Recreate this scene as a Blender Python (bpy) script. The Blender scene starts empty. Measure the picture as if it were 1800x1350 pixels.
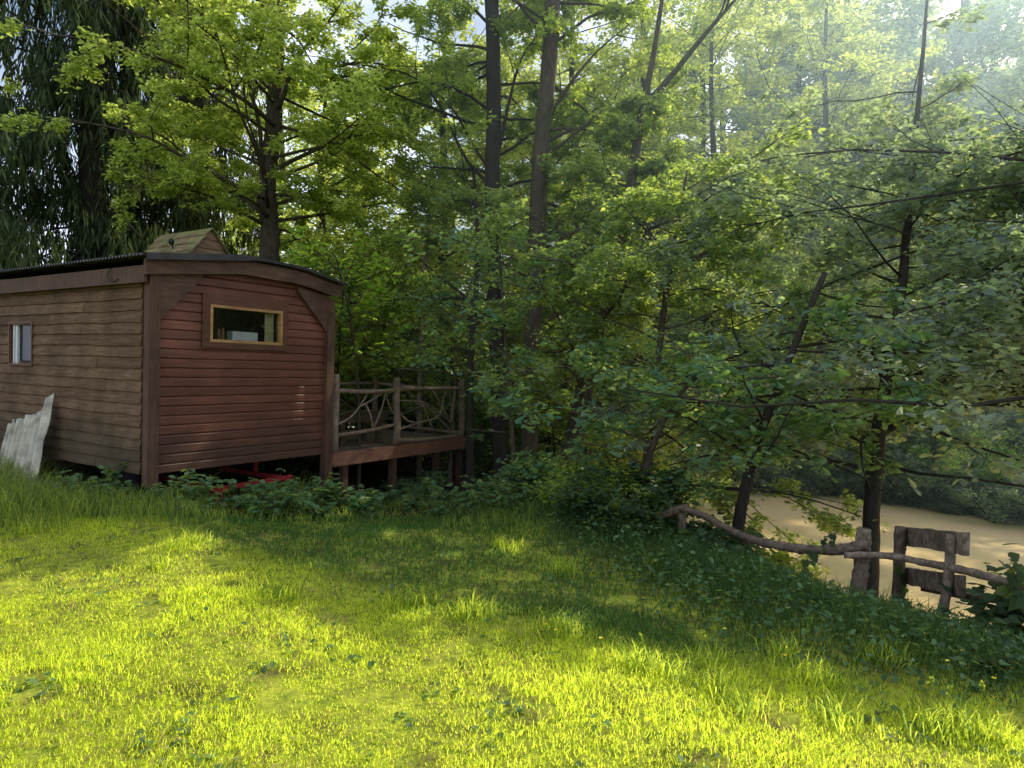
import bpy, math, random
import numpy as np
from mathutils import Vector, Matrix
R = math.radians
rng = np.random.default_rng(7)
random.seed(7)
scn = bpy.context.scene
COL = scn.collection

# ------------------------------------------------------------------ camera
F = 1200.0
pitch, roll = R(-1.33), R(1.5)
fwd = np.array([0, math.cos(pitch), math.sin(pitch)])
r0 = np.array([1.0, 0, 0]); u0 = np.cross(r0, fwd)
rt = r0*math.cos(roll) + u0*math.sin(roll)
up = -r0*math.sin(roll) + u0*math.cos(roll)
EYE = np.array([0, 0, 1.6])
cd = bpy.data.cameras.new('camera'); cam = bpy.data.objects.new('camera', cd); COL.objects.link(cam)
cd.sensor_width = 36; cd.lens = 36*F/1800; cd.clip_end = 2000; cd.clip_start = 0.05
m = Matrix.Identity(4)
for i in range(3):
    m[i][0] = rt[i]; m[i][1] = up[i]; m[i][2] = -fwd[i]; m[i][3] = EYE[i]
cam.matrix_world = m
scn.camera = cam

def ray(px, py): return fwd + rt*(px-900)/F + up*(675-py)/F
def at(px, py, Y):
    d = ray(px, py); return EYE + d*(Y/d[1])
def at_z(px, py, z):
    d = ray(px, py); return EYE + d*((z-EYE[2])/d[2])
def project(P):
    q = P-EYE; dz = np.maximum(q@fwd, 1e-3)
    return 900+F*(q@rt)/dz, 675-F*(q@up)/dz, q@fwd

# ------------------------------------------------------------------ light
SAZ, SEL = R(43), R(36)
SUN = np.array([math.cos(SEL)*math.sin(SAZ), math.cos(SEL)*math.cos(SAZ), math.sin(SEL)])
sl = bpy.data.lights.new('sun', 'SUN'); so = bpy.data.objects.new('sun', sl); COL.objects.link(so)
sl.energy = 5.0; sl.angle = R(0.5); sl.color = (1, .97, .76)
so.rotation_euler = Vector(SUN).to_track_quat('Z', 'Y').to_euler(); so.location = (10, 10, 20)
w = bpy.data.worlds.new("World"); scn.world = w; w.use_nodes = True
nt = w.node_tree; bg = nt.nodes['Background']
sky = nt.nodes.new('ShaderNodeTexSky'); sky.sky_type = 'NISHITA'; sky.sun_disc = False
sky.sun_elevation = SEL; sky.sun_rotation = SAZ; sky.air_density = 1.2; sky.dust_density = 2.0
tc = nt.nodes.new('ShaderNodeTexCoord'); no = nt.nodes.new('ShaderNodeTexNoise')
no.inputs['Scale'].default_value = 2.6; no.inputs['Detail'].default_value = 6
nt.links.new(tc.outputs['Generated'], no.inputs['Vector'])
rp = nt.nodes.new('ShaderNodeValToRGB'); rp.color_ramp.elements[0].position = .44; rp.color_ramp.elements[1].position = .60
nt.links.new(no.outputs['Fac'], rp.inputs['Fac'])
mx = nt.nodes.new('ShaderNodeMix'); mx.data_type = 'RGBA'
nt.links.new(rp.outputs['Color'], mx.inputs['Factor']); nt.links.new(sky.outputs['Color'], mx.inputs[6])
mx.inputs[7].default_value = (10.2, 11.2, 13.8, 1)
nt.links.new(mx.outputs[2], bg.inputs['Color']); bg.inputs['Strength'].default_value = 0.15
scn.view_settings.view_transform = 'Standard'; scn.view_settings.look = 'None'; scn.view_settings.exposure = 0
try:
    scn.cycles.use_denoising = True
    scn.cycles.max_bounces = 8; scn.cycles.transparent_max_bounces = 8
    scn.cycles.transmission_bounces = 6; scn.cycles.diffuse_bounces = 7
except Exception: pass

# ------------------------------------------------------------------ materials
MATS = {}
def newmat(name):
    mt = bpy.data.materials.new(name); mt.use_nodes = True
    n = mt.node_tree; return mt, n, n.nodes['Principled BSDF'], n.nodes['Material Output']
def N(n, t, **kw):
    x = n.nodes.new(t)
    for k, v in kw.items(): x.inputs[k].default_value = v
    return x
def ramp(n, fac, stops):
    r = n.nodes.new('ShaderNodeValToRGB'); e = r.color_ramp.elements
    while len(e) < len(stops): e.new(.5)
    for el, (p, c) in zip(e, stops): el.position = p; el.color = (*c, 1)
    n.links.new(fac, r.inputs['Fac']); return r.outputs['Color']
def mixc(n, fac, a, b, mode='MIX'):
    x = n.nodes.new('ShaderNodeMix'); x.data_type = 'RGBA'; x.blend_type = mode
    for s, v in ((x.inputs['Factor'], fac), (x.inputs[6], a), (x.inputs[7], b)):
        if hasattr(v, 'links'): n.links.new(v, s)
        elif isinstance(v, (int, float)): s.default_value = v
        else: s.default_value = (*v, 1)
    return x.outputs[2]
def attr(n, name='tint'):
    a = n.nodes.new('ShaderNodeAttribute'); a.attribute_name = name; return a.outputs['Fac']
def coords(n, scale=(1, 1, 1)):
    t = n.nodes.new('ShaderNodeTexCoord'); mp = n.nodes.new('ShaderNodeMapping')
    mp.inputs['Scale'].default_value = scale; n.links.new(t.outputs['Object'], mp.inputs['Vector']); return mp.outputs['Vector']
def noise(n, vec, scale, detail=4, rough=.6):
    x = N(n, 'ShaderNodeTexNoise', Scale=scale, Detail=detail, Roughness=rough); n.links.new(vec, x.inputs['Vector']); return x.outputs['Fac']
def bump(n, b, h, strength=.4, dist=.02):
    x = N(n, 'ShaderNodeBump', Strength=strength, Distance=dist); n.links.new(h, x.inputs['Height']); n.links.new(x.outputs['Normal'], b.inputs['Normal'])

def leafmat(name, dark, light, trans, fac=.5, rough=.42, spec=.35, tdark=None):
    mt, n, b, o = newmat(name)
    t = attr(n); c = ramp(n, t, [(0, dark), (1, light)])
    n.links.new(c, b.inputs['Base Color']); b.inputs['Roughness'].default_value = rough
    b.inputs['Specular IOR Level'].default_value = spec
    tr = n.nodes.new('ShaderNodeBsdfTranslucent')
    c2 = ramp(n, t, [(0, tdark or tuple(.5*v for v in trans)), (.7, trans), (1, (min(1, trans[0]*1.35), trans[1]*1.1, trans[2]))])
    n.links.new(c2, tr.inputs['Color'])
    ms = N(n, 'ShaderNodeMixShader', Fac=fac)
    n.links.new(b.outputs[0], ms.inputs[1]); n.links.new(tr.outputs[0], ms.inputs[2]); n.links.new(ms.outputs[0], o.inputs['Surface'])
    MATS[name] = mt; return mt
def woodmat(name, a, b_, grain=(1, 14, 14), rough=.7, spec=.2, bs=.35, moss=None, mot=.55, damp=None):
    mt, n, b, o = newmat(name)
    v = coords(n, grain); g = noise(n, v, 3.2, 6, .65)
    v2 = coords(n, (1, 1, 1)); blot = noise(n, v2, 2.1, 4)
    c = ramp(n, g, [(.28, a), (.72, b_)])
    t = attr(n)
    c = mixc(n, t, mixc(n, 1.0, c, (mot, mot*.96, mot*.92), 'MULTIPLY'), c)
    c = mixc(n, ramp(n, blot, [(.38, (0, 0, 0)), (.7, (.55, .55, .55))]), c, tuple(.45*x for x in a))
    if moss:
        c = mixc(n, ramp(n, noise(n, v2, 5, 5), [(.42, (0, 0, 0)), (.6, (.85, .85, .85))]), c, moss)
    if damp:
        sx = n.nodes.new('ShaderNodeSeparateXYZ'); n.links.new(v2, sx.inputs[0]); ad = n.nodes.new('ShaderNodeMath'); ad.operation = 'MULTIPLY_ADD'
        n.links.new(blot, ad.inputs[0]); ad.inputs[1].default_value = -.9; n.links.new(sx.outputs['Z'], ad.inputs[2])
        c = mixc(n, ramp(n, ad.outputs[0], [(.0, (.6, .6, .6)), (.45, (0, 0, 0))]), c, damp)
    n.links.new(c, b.inputs['Base Color']); b.inputs['Roughness'].default_value = rough
    b.inputs['Specular IOR Level'].default_value = spec
    bump(n, b, g, bs, .012); MATS[name] = mt; return mt
def barkmat(name, a, b_, sc=1.0):
    mt, n, b, o = newmat(name)
    v = coords(n, (9*sc, 9*sc, 2.2*sc)); g = noise(n, v, 2.5, 7, .7)
    v2 = coords(n); k = noise(n, v2, 1.7, 4)
    c = ramp(n, g, [(.3, a), (.7, b_)])
    c = mixc(n, ramp(n, k, [(.45, (0, 0, 0)), (.75, (.7, .7, .7))]), c, (.05, .06, .025))
    n.links.new(c, b.inputs['Base Color']); b.inputs['Roughness'].default_value = .9; b.inputs['Specular IOR Level'].default_value = .15
    bump(n, b, g, .8, .04); MATS[name] = mt; return mt
def plain(name, c, rough=.6, metal=0, var=.35, scale=12, spec=.3):
    mt, n, b, o = newmat(name)
    k = noise(n, coords(n), scale, 5)
    cc = ramp(n, k, [(.3, tuple(x*(1-var) for x in c)), (.7, tuple(min(1, x*(1+var)) for x in c))])
    n.links.new(cc, b.inputs['Base Color']); b.inputs['Roughness'].default_value = rough; b.inputs['Metallic'].default_value = metal
    b.inputs['Specular IOR Level'].default_value = spec
    bump(n, b, k, .25, .006); MATS[name] = mt; return mt

leafmat('leaf_alder', (.07, .16, .06), (.20, .33, .11), (.64, .80, .09), .58, .5, .25)
leafmat('leaf_gold', (.09, .15, .025), (.22, .30, .05), (.78, .92, .17), .6, .5, .25)
leafmat('leaf_oak', (.05, .13, .08), (.14, .26, .14), (.44, .64, .10), .5, .5, .25)
leafmat('leaf_young', (.11, .21, .03), (.24, .40, .07), (.65, .92, .08), .58, .5, .25)
leafmat('leaf_shade', (.07, .13, .09), (.17, .28, .16), (.62, .78, .12), .56, .5, .25)
leafmat('leaf_blue', (.08, .12, .14), (.17, .23, .25), (.62, .78, .26), .52, .5, .2)  # grey-blue cast of the lens veil is put into this leaf colour
leafmat('leaf_far', (.12, .19, .09), (.24, .34, .14), (.92, 1, .18), .62, .5, .2)  # glow of hazy air painted into the distant leaf colour
leafmat('needle', (.03, .055, .03), (.13, .18, .075), (.24, .30, .06), .38, .6, .2)
leafmat('grass', (.045, .10, .035), (.42, .48, .06), (.93, 1, .10), .76, .55, .1, (.15, .29, .08))  # dark end carries the shade painted on the lawn blades
leafmat('straw', (.25, .19, .08), (.50, .40, .20), (.55, .42, .18), .4, .6, .1)
leafmat('tall_grass', (.04, .09, .03), (.22, .30, .07), (.62, .72, .08), .55, .55, .15, (.14, .24, .05))
leafmat('herb', (.04, .10, .045), (.14, .25, .11), (.42, .58, .09), .48, .55, .25)
leafmat('ivy', (.015, .04, .02), (.055, .10, .04), (.22, .33, .04), .42, .55, .2)
barkmat('bark', (.035, .027, .02), (.13, .10, .075))
barkmat('bark_pale', (.16, .11, .085), (.36, .27, .21))
barkmat('bark_dark', (.02, .015, .013), (.06, .048, .04))
woodmat('wood_side', (.105, .062, .034), (.28, .172, .098), (14, 1, 14), .85, .15, .5, mot=.68, damp=(.05, .045, .025))
woodmat('wood_end', (.115, .041, .024), (.29, .102, .060), (1, 14, 14), .46, .4, .2, mot=.66, damp=(.05, .035, .022))
woodmat('wood_post', (.08, .043, .027), (.19, .105, .066), (10, 10, 1), .7, .2)
woodmat('wood_fascia', (.085, .046, .029), (.20, .115, .072), (1, 1, 9), .7, .2)
woodmat('wood_trim', (.11, .045, .026), (.25, .11, .06), (1, 10, 10), .55, .3)
woodmat('wood_gold', (.30, .15, .05), (.55, .31, .12), (1, 8, 8), .5, .3)
woodmat('wood_deck', (.13, .085, .06), (.33, .25, .20), (1, 14, 14), .6, .35)
woodmat('wood_beam', (.19, .08, .05), (.38, .18, .11), (1, 9, 9), .6, .3)
woodmat('wood_log', (.18, .13, .09), (.48, .37, .26), (4, 4, 4), .85, .15, .6)
woodmat('wood_grey', (.07, .05, .036), (.42, .32, .23), (7, 7, 5), .9, .15, 1.0)
woodmat('wood_table', (.06, .04, .03), (.20, .14, .10), (1, 9, 9), .5, .3)
woodmat('wood_shingle', (.16, .11, .06), (.36, .27, .16), (12, 1, 1), .9, .1, .5, moss=(.19, .20, .06))
woodmat('wood_gable', (.17, .10, .055), (.38, .25, .15), (1, 10, 10), .85, .15)
plain('roof_sheet', (.10, .095, .10), .7, 0, .45, 5)
plain('flashing', (.06, .055, .06), .45, .3, .3, 4)
plain('fibre_sheet', (.46, .42, .33), .9, 0, .45, 5)
plain('red_paint', (.25, .02, .022), .5, 0, .6, 14)
plain('rubber', (.015, .015, .015), .8)
plain('dark_metal', (.03, .03, .03), .5, .3)
plain('white_item', (.9, .88, .84), .5, 0, .08)
plain('brown_item', (.30, .17, .08), .5)
plain('interior', (.16, .11, .07), .8)
plain('curtain', (.62, .54, .27), .9, 0, .15, 20)
plain('window_white', (.6, .6, .58), .5, 0, .1)
plain('petal_yellow', (.85, .62, .02), .5, 0, .1)
plain('petal_white', (.85, .85, .82), .5, 0, .05)
mt, n, b, o = newmat('glass'); MATS['glass'] = mt
gl = N(n, 'ShaderNodeBsdfGlossy', Roughness=.03, Color=(.85, .9, .95, 1)); tp = N(n, 'ShaderNodeBsdfTransparent', Color=(.8, .85, .85, 1))
fr = N(n, 'ShaderNodeFresnel', IOR=1.6); ms = n.nodes.new('ShaderNodeMixShader')
n.links.new(fr.outputs[0], ms.inputs[0]); n.links.new(tp.outputs[0], ms.inputs[1]); n.links.new(gl.outputs[0], ms.inputs[2]); n.links.new(ms.outputs[0], o.inputs['Surface'])
# water
mt, n, b, o = newmat('water'); MATS['water'] = mt
v = coords(n, (1, 1, 1)); k = noise(n, v, .35, 3)
n.links.new(ramp(n, k, [(.3, (.92, .65, .32)), (.7, (.98, .74, .40))]), b.inputs['Base Color'])
b.inputs['Roughness'].default_value = .02; b.inputs['IOR'].default_value = 1.45
bump(n, b, noise(n, coords(n, (1.2, 3, 1)), 2.2, 4), .05, .05)
# ground
mt, n, b, o = newmat('ground'); MATS['ground'] = mt
v = coords(n); k = noise(n, v, 1.3, 5); k2 = noise(n, v, 9, 5, .7)
g1 = ramp(n, k2, [(.3, (.07, .11, .015)), (.7, (.46, .48, .05))])
dirt = ramp(n, k2, [(.3, (.025, .02, .012)), (.7, (.07, .055, .03))])
lawn = attr(n, 'lawn')
g1 = mixc(n, ramp(n, noise(n, v, 4.5, 4), [(.52, (0, 0, 0)), (.66, (.8, .8, .8))]), g1, dirt)
n.links.new(mixc(n, lawn, dirt, g1), b.inputs['Base Color']); b.inputs['Roughness'].default_value = .95; b.inputs['Specular IOR Level'].default_value = .05
bump(n, b, k2, .8, .04)

# ------------------------------------------------------------------ objects
def mesh_np(name, V, loops, sizes, mat, parent=None, tint=None, smooth=False, extra=None):
    V = np.asarray(V, dtype=np.float32); loops = np.asarray(loops, dtype=np.int32); sizes = np.asarray(sizes, dtype=np.int32)
    me = bpy.data.meshes.new(name)
    me.vertices.add(len(V)); me.vertices.foreach_set('co', V.ravel())
    me.loops.add(len(loops)); me.loops.foreach_set('vertex_index', loops)
    me.polygons.add(len(sizes)); st = np.zeros(len(sizes), np.int32); st[1:] = np.cumsum(sizes)[:-1]
    me.polygons.foreach_set('loop_start', st); me.polygons.foreach_set('loop_total', sizes)
    me.polygons.foreach_set('use_smooth', np.full(len(sizes), bool(smooth)))
    at_ = dict(extra or {}); at_['tint'] = np.full(len(V), .6, np.float32) if tint is None else np.asarray(tint, np.float32)
    for k_, a_ in at_.items():
        x = me.attributes.new(k_, 'FLOAT', 'POINT'); x.data.foreach_set('value', np.asarray(a_, np.float32))
    me.update(calc_edges=True); me.validate()
    me.materials.append(MATS[mat] if isinstance(mat, str) else mat)
    ob = bpy.data.objects.new(name, me); COL.objects.link(ob)
    if parent is not None: ob.parent = parent
    return ob
class MB:
    def __init__(s): s.v = []; s.l = []; s.z = []; s.t = []; s.n = 0
    def add(s, V, faces, tint=.6):
        V = np.asarray(V, float); s.v.append(V)
        for f in faces: s.l.extend(i+s.n for i in f); s.z.append(len(f))
        s.t.append(np.full(len(V), tint)); s.n += len(V)
    def box(s, lo, hi, tint=.6, bev=0.0):
        (x0, y0, z0), (x1, y1, z1) = lo, hi
        s.hexa([(x0, y0, z0), (x1, y0, z0), (x1, y1, z0), (x0, y1, z0), (x0, y0, z1), (x1, y0, z1), (x1, y1, z1), (x0, y1, z1)], tint)
    def hexa(s, V, tint=.6):
        s.add(V, [(0, 3, 2, 1), (4, 5, 6, 7), (0, 1, 5, 4), (1, 2, 6, 5), (2, 3, 7, 6), (3, 0, 4, 7)], tint)
    def prism(s, poly, d, tint=.6):          # poly of 3D points, extruded by vector d
        P = np.asarray(poly, float); k = len(P)
        s.add(np.vstack([P, P+np.asarray(d)]), [tuple(range(k))[::-1], tuple(range(k, 2*k))]+[(i, (i+1) % k, (i+1) % k+k, i+k) for i in range(k)], tint)
    def bar(s, a, b, w_, h_, tint=.6, upv=(0, 0, 1)):
        a = np.asarray(a, float); b = np.asarray(b, float); d = b-a; d = d/np.linalg.norm(d)
        u = np.cross(d, upv); u = u/np.linalg.norm(u)*w_/2; v_ = np.cross(u, d); v_ = v_/np.linalg.norm(v_)*h_/2
        s.hexa([a-u-v_, a+u-v_, b+u-v_, b-u-v_, a-u+v_, a+u+v_, b+u+v_, b-u+v_], tint)
    def tube(s, pts, rad, k=8, tint=.6, wob=0.0):
        P = np.asarray(pts, float); m_ = len(P); rad = np.full(m_, rad) if np.isscalar(rad) else np.asarray(rad, float)
        T = np.gradient(P, axis=0); T /= np.linalg.norm(T, axis=1)[:, None]+1e-9
        ref = np.array([0, 0, 1.0]) if abs(T[0][2]) < .8 else np.array([1.0, 0, 0])
        u = np.cross(T, ref); u /= np.linalg.norm(u, axis=1)[:, None]+1e-9; v_ = np.cross(T, u)
        a = np.arange(k)*2*math.pi/k
        rr = rad[:, None]*(1+wob*(rng.random((m_, k))-.5))
        V = P[:, None]+rr[:, :, None]*(np.cos(a)[None, :, None]*u[:, None]+np.sin(a)[None, :, None]*v_[:, None])
        fs = [(i*k+j, i*k+(j+1) % k, (i+1)*k+(j+1) % k, (i+1)*k+j) for i in range(m_-1) for j in range(k)]
        fs += [tuple(range(k))[::-1], tuple((m_-1)*k+j for j in range(k))]
        s.add(V.reshape(-1, 3), fs, tint)
    def build(s, name, mat, parent=None, smooth=False, label=None):
        ob = mesh_np(name, np.vstack(s.v), s.l, s.z, mat, parent, np.concatenate(s.t), smooth)
        if label: ob['label'] = label
        return ob
def tag(o, label=None, cat=None, group=None, kind=None):
    if label: o['label'] = label
    if cat: o['category'] = cat
    if group: o['group'] = group
    if kind: o['kind'] = kind
    return o
def empty(name, loc, rz, label, cat, group=None):
    o = bpy.data.objects.new(name, None); COL.objects.link(o); o.empty_display_size = .2
    o.location = tuple(float(x) for x in loc); o.rotation_euler = (0, 0, rz); return tag(o, label, cat, group)
def copy_tree(o, parent=None):
    c = o.copy(); COL.objects.link(c)
    if parent is not None: c.parent = parent
    for ch in list(o.children): copy_tree(ch, c)
    return c
def spline(P, nseg=8):
    P = np.asarray(P, float); 
    if len(P) < 3:
        t = np.linspace(0, 1, nseg+1)[:, None]; return P[0]*(1-t)+P[-1]*t
    Q = np.vstack([2*P[0]-P[1], P, 2*P[-1]-P[-2]]); out = []
    for i in range(1, len(Q)-2):
        for t in np.linspace(0, 1, nseg, endpoint=False):
            a, b_, c, d = Q[i-1], Q[i], Q[i+1], Q[i+2]
            out.append(.5*((2*b_)+(-a+c)*t+(2*a-5*b_+4*c-d)*t*t+(-a+3*b_-3*c+d)*t**3))
    out.append(P[-1]); return np.array(out)

# ------------------------------------------------------------------ terrain
def sst(a, b_, x):
    t = np.clip((x-a)/(b_-a), 0, 1); return t*t*(3-2*t)
def bank_s(x, y):
    return .722*x+.692*(y-7.6)-6*(1-sst(-3, 3, x))
WZ = -1.5
def hz(x, y):
    x = np.asarray(x, float); y = np.asarray(y, float); s = bank_s(x, y)
    z = -.30*sst(6.3, 9.0, y)*sst(1.5, -1.0, x) if False else -.30*sst(6.3, 9.0, y)*(1-sst(-1., 1.5, x))
    z = z - .5*sst(9.0, 10.9, y)*sst(-3.3, -2.5, x)*(1-sst(1.0, 2.5, x))
    z = z - 1.9*sst(-1.0, 4.5, s) + 1.3*sst(12.6, 15.5, s) + .8*sst(15.5, 40, s)
    z = z + .03*np.sin(1.3*x+.7)*np.sin(1.1*y) + .018*np.sin(3.1*x+1.7*y)+.012*np.sin(4.7*y-2.3*x)
    return z
gx = np.concatenate([np.linspace(-300, -22, 18, endpoint=False), np.linspace(-22, 26, 321), np.linspace(26, 300, 19)[1:]])
gy = np.concatenate([np.linspace(-100, -3, 12, endpoint=False), np.linspace(-3, 34, 261), np.linspace(34, 400, 20)[1:]])
X, Y = np.meshgrid(gx, gy); nx, ny = len(gx), len(gy)
Z = hz(X, Y)
V = np.stack([X, Y, Z], -1).reshape(-1, 3)
I = np.arange(nx*ny).reshape(ny, nx)
Q = np.stack([I[:-1, :-1], I[:-1, 1:], I[1:, 1:], I[1:, :-1]], -1).reshape(-1, 4)
lw = ((1-sst(-.9, .3, bank_s(X, Y)))*(1-sst(7.0, 8.4, Y))).ravel()
gnd = mesh_np('ground', V, Q.ravel(), np.full(len(Q), 4), 'ground', None, None, True, {'lawn': lw})
tag(gnd, 'grassy ground of the lawn sloping down a bank to the pond', kind='structure')
wm = MB(); wm.add([(-8, 4, WZ), (60, 4, WZ), (60, 60, WZ), (-8, 60, WZ)], [(0, 1, 2, 3)])
tag(wm.build('pond', 'water'), 'muddy tan pond water beyond the log fence', kind='structure')

# ------------------------------------------------------------------ leaf scattering
LEAF6 = (np.array([(0, 0, 0), (.28, .25, .05), (.68, .24, .05), (1, 0, -.06), (.68, -.24, .05), (.28, -.25, .05)]), [(0, 3, 2, 1), (0, 5, 4, 3)])
LEAF4 = (np.array([(0, 0, 0), (.5, .3, .07), (1, 0, -.05), (.5, -.3, .07)]), [(0, 2, 1), (0, 3, 2)])
ROUND = (np.array([(0, 0, 0), (.2, .33, .05), (.6, .42, .05), (1, .12, 0), (1, -.12, 0), (.6, -.42, .05), (.2, -.33, .05)]), [(0, 3, 2, 1), (0, 4, 3), (0, 6, 5, 4)])
_h = [(0, .02), (.12, .06), (.22, .18), (.30, .10), (.42, .28), (.50, .14), (.64, .34), (.72, .18), (.86, .24), (.93, .10), (1, .0)]
OAK = (np.array([(x, y, .10*y) for x, y in _h]+[(x, -y, .10*y) for x, y in _h[1:-1]]), None)
OAK = (OAK[0], [tuple([0]+list(range(10, 0, -1)))[:11], tuple([0]+list(range(11, 20))+[10])])
HEART = (np.array([(0, 0, 0), (-.12, .22, .03), (.02, .42, .05), (.3, .45, .04), (.65, .25, 0), (1, 0, -.08), (.65, -.25, 0), (.3, -.45, .04), (.02, -.42, .05), (-.12, -.22, .03)]),
         [(0, 5, 4, 3, 2, 1), (0, 9, 8, 7, 6, 5)])
STRAND = (np.array([(0, 0, 0), (.25, .03, .02), (.6, .02, -.03), (1, 0, 0), (.6, -.02, .03), (.25, -.03, -.02),
                    (.1, 0, .04), (.5, .0, .06), (.5, 0, -.06)]), [(0, 3, 2, 1), (0, 5, 4, 3), (0, 8, 3, 7)])
def leaves(name, C, size, tmpl, mat, parent=None, heading=None, tilt=.55, tint=None, normal=None, down=0.0):
    n_ = len(C); TV, TF = tmpl
    if heading is None:
        a = rng.random(n_)*2*math.pi; heading = np.stack([np.cos(a), np.sin(a), rng.normal(-down, .35, n_)], -1)
    h = heading/np.linalg.norm(heading, axis=1)[:, None]
    nr = np.stack([rng.normal(0, tilt, n_), rng.normal(0, tilt, n_), np.ones(n_)], -1) if normal is None else normal
    s_ = np.cross(nr, h); s_ /= np.linalg.norm(s_, axis=1)[:, None]+1e-9; nn = np.cross(h, s_)
    sz = np.broadcast_to(size, (n_,))[:, None, None]
    V = C[:, None]+sz*(TV[None, :, 0:1]*h[:, None]+TV[None, :, 1:2]*s_[:, None]+TV[None, :, 2:3]*nn[:, None])
    k = len(TV); fl = np.concatenate([np.array(f) for f in TF]); sizes = np.tile([len(f) for f in TF], n_)
    L = (fl[None]+(np.arange(n_)*k)[:, None]).ravel()
    t = rng.random(n_) if tint is None else tint
    return mesh_np(name, V.reshape(-1, 3), L, sizes, mat, parent, np.repeat(t, k))

TH = R(57.5)
C0 = at(258, 838, 8.2); C0[2] = 0
ex = np.array([math.cos(TH), math.sin(TH), 0]); ey = np.array([-math.sin(TH), math.cos(TH), 0])
def loc2w(x, y, z): return C0+ex*x+ey*y+np.array([0, 0, z])
# where the photo's lawn is in the sun: crowns are thin enough not to shade it
BX = np.array([-400, 0, 120, 330, 380, 520, 700, 900, 1120, 1200, 1500, 1800, 2100])
BY = np.array([960, 985, 1020, 985, 1085, 1115, 1115, 1150, 1195, 1220, 1255, 1310, 1370])
def keep(P, leak=.012):
    P = np.asarray(P, float)
    G = P-SUN*(P[:, 2:3]/SUN[2]); px, py, d = project(G)
    b_ = np.interp(px, BX, BY)+18*np.sin(px*.031)+12*np.sin(px*.083+1)
    bad = (d > .2) & (px > -500) & (px < 2050) & (py > b_)
    bad |= (d <= .2) & (np.abs(G[:, 0]) < 2.5) & (G[:, 1] > -2)
    H = P-SUN*((P[:, 2:3]-WZ)/SUN[2]); qx, qy, d2 = project(H)
    pond = (qx > 1220) & (qx < 1900) & (qy > 925) & (qy < 1085) & (d2 > 5)
    r = rng.random(len(P))
    for T, rad_ in SHAFTS:
        D = P-T; al = D@SUN; q = D-al[:, None]*SUN
        bad |= (al > .3) & ((q*q).sum(1) < rad_*rad_)
    bad_c = clear(P)
    return ~bad_c & ~((bad & (r > leak)) | (pond & (r > .12)))

def clear(P):     # the clearing in front of the deck
    q = P[:, 0]/np.maximum(P[:, 1], .1); return (q > -.32) & (q < -.06) & (P[:, 1] < 15.6) & (P[:, 2] < 1.5)
SHAFTS = []      # gaps between the crowns through which the sun reaches the deck, the end wall and the lawn
for x, y, r_ in ((3.3, .3, .16), (3.7, .9, .22), (4.1, .35, .2), (4.5, 1.2, .2), (4.9, .4, .18), (5.3, 1.0, .2), (5.7, .3, .2), (3.4, 1.7, .22), (6.2, .5, .2), (4.4, 2.0, .2)): SHAFTS.append((loc2w(x, y, .2), r_))
for x, z_, r_ in ((.45, .42, .15), (.95, .35, .17), (1.3, .62, .15), (1.55, .4, .06), (2.2, 1.0, .05), (2.45, 1.15, .15), (2.5, .95, .07), (.75, .75, .06), (1.9, .35, .07), (2.85, 1.7, .09), (3.2, .1, .1), (3.7, .1, .1), (4.2, .1, .08)): SHAFTS.append((loc2w(x, -.05, z_), r_))
for px_, py_, r_ in ((990, 1100, .16), (740, 1080, .13), (880, 970, .18), (785, 985, .14), (1110, 1165, .14), (820, 1085, .13), (1000, 880, .3), (620, 870, .25), (1050, 960, .2), (1420, 1185, .1), (300, 965, .25)): SHAFTS.append((at_z(px_, py_, 0), r_))
def perp_dir(d, ang):
    d = d/np.linalg.norm(d); a = np.cross(d, (0, 0, 1.0)); a = a/(np.linalg.norm(a)+1e-9); b_ = np.cross(a, d)
    # mostly sideways
    s = random.choice((-1, 1)); w_ = s*a+random.uniform(-.55, .6)*b_
    w_ /= np.linalg.norm(w_); return d*math.cos(ang)+w_*math.sin(ang)
def limb(start, d, length, n_=6, curve=.0, wob=.12):
    P = [np.asarray(start, float)]; d = np.asarray(d, float)/np.linalg.norm(d)
    for i in range(n_):
        d = d+rng.normal(0, wob, 3)+np.array([0, 0, curve]); d /= np.linalg.norm(d)
        P.append(P[-1]+d*length/n_)
    return np.array(P)

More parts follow.
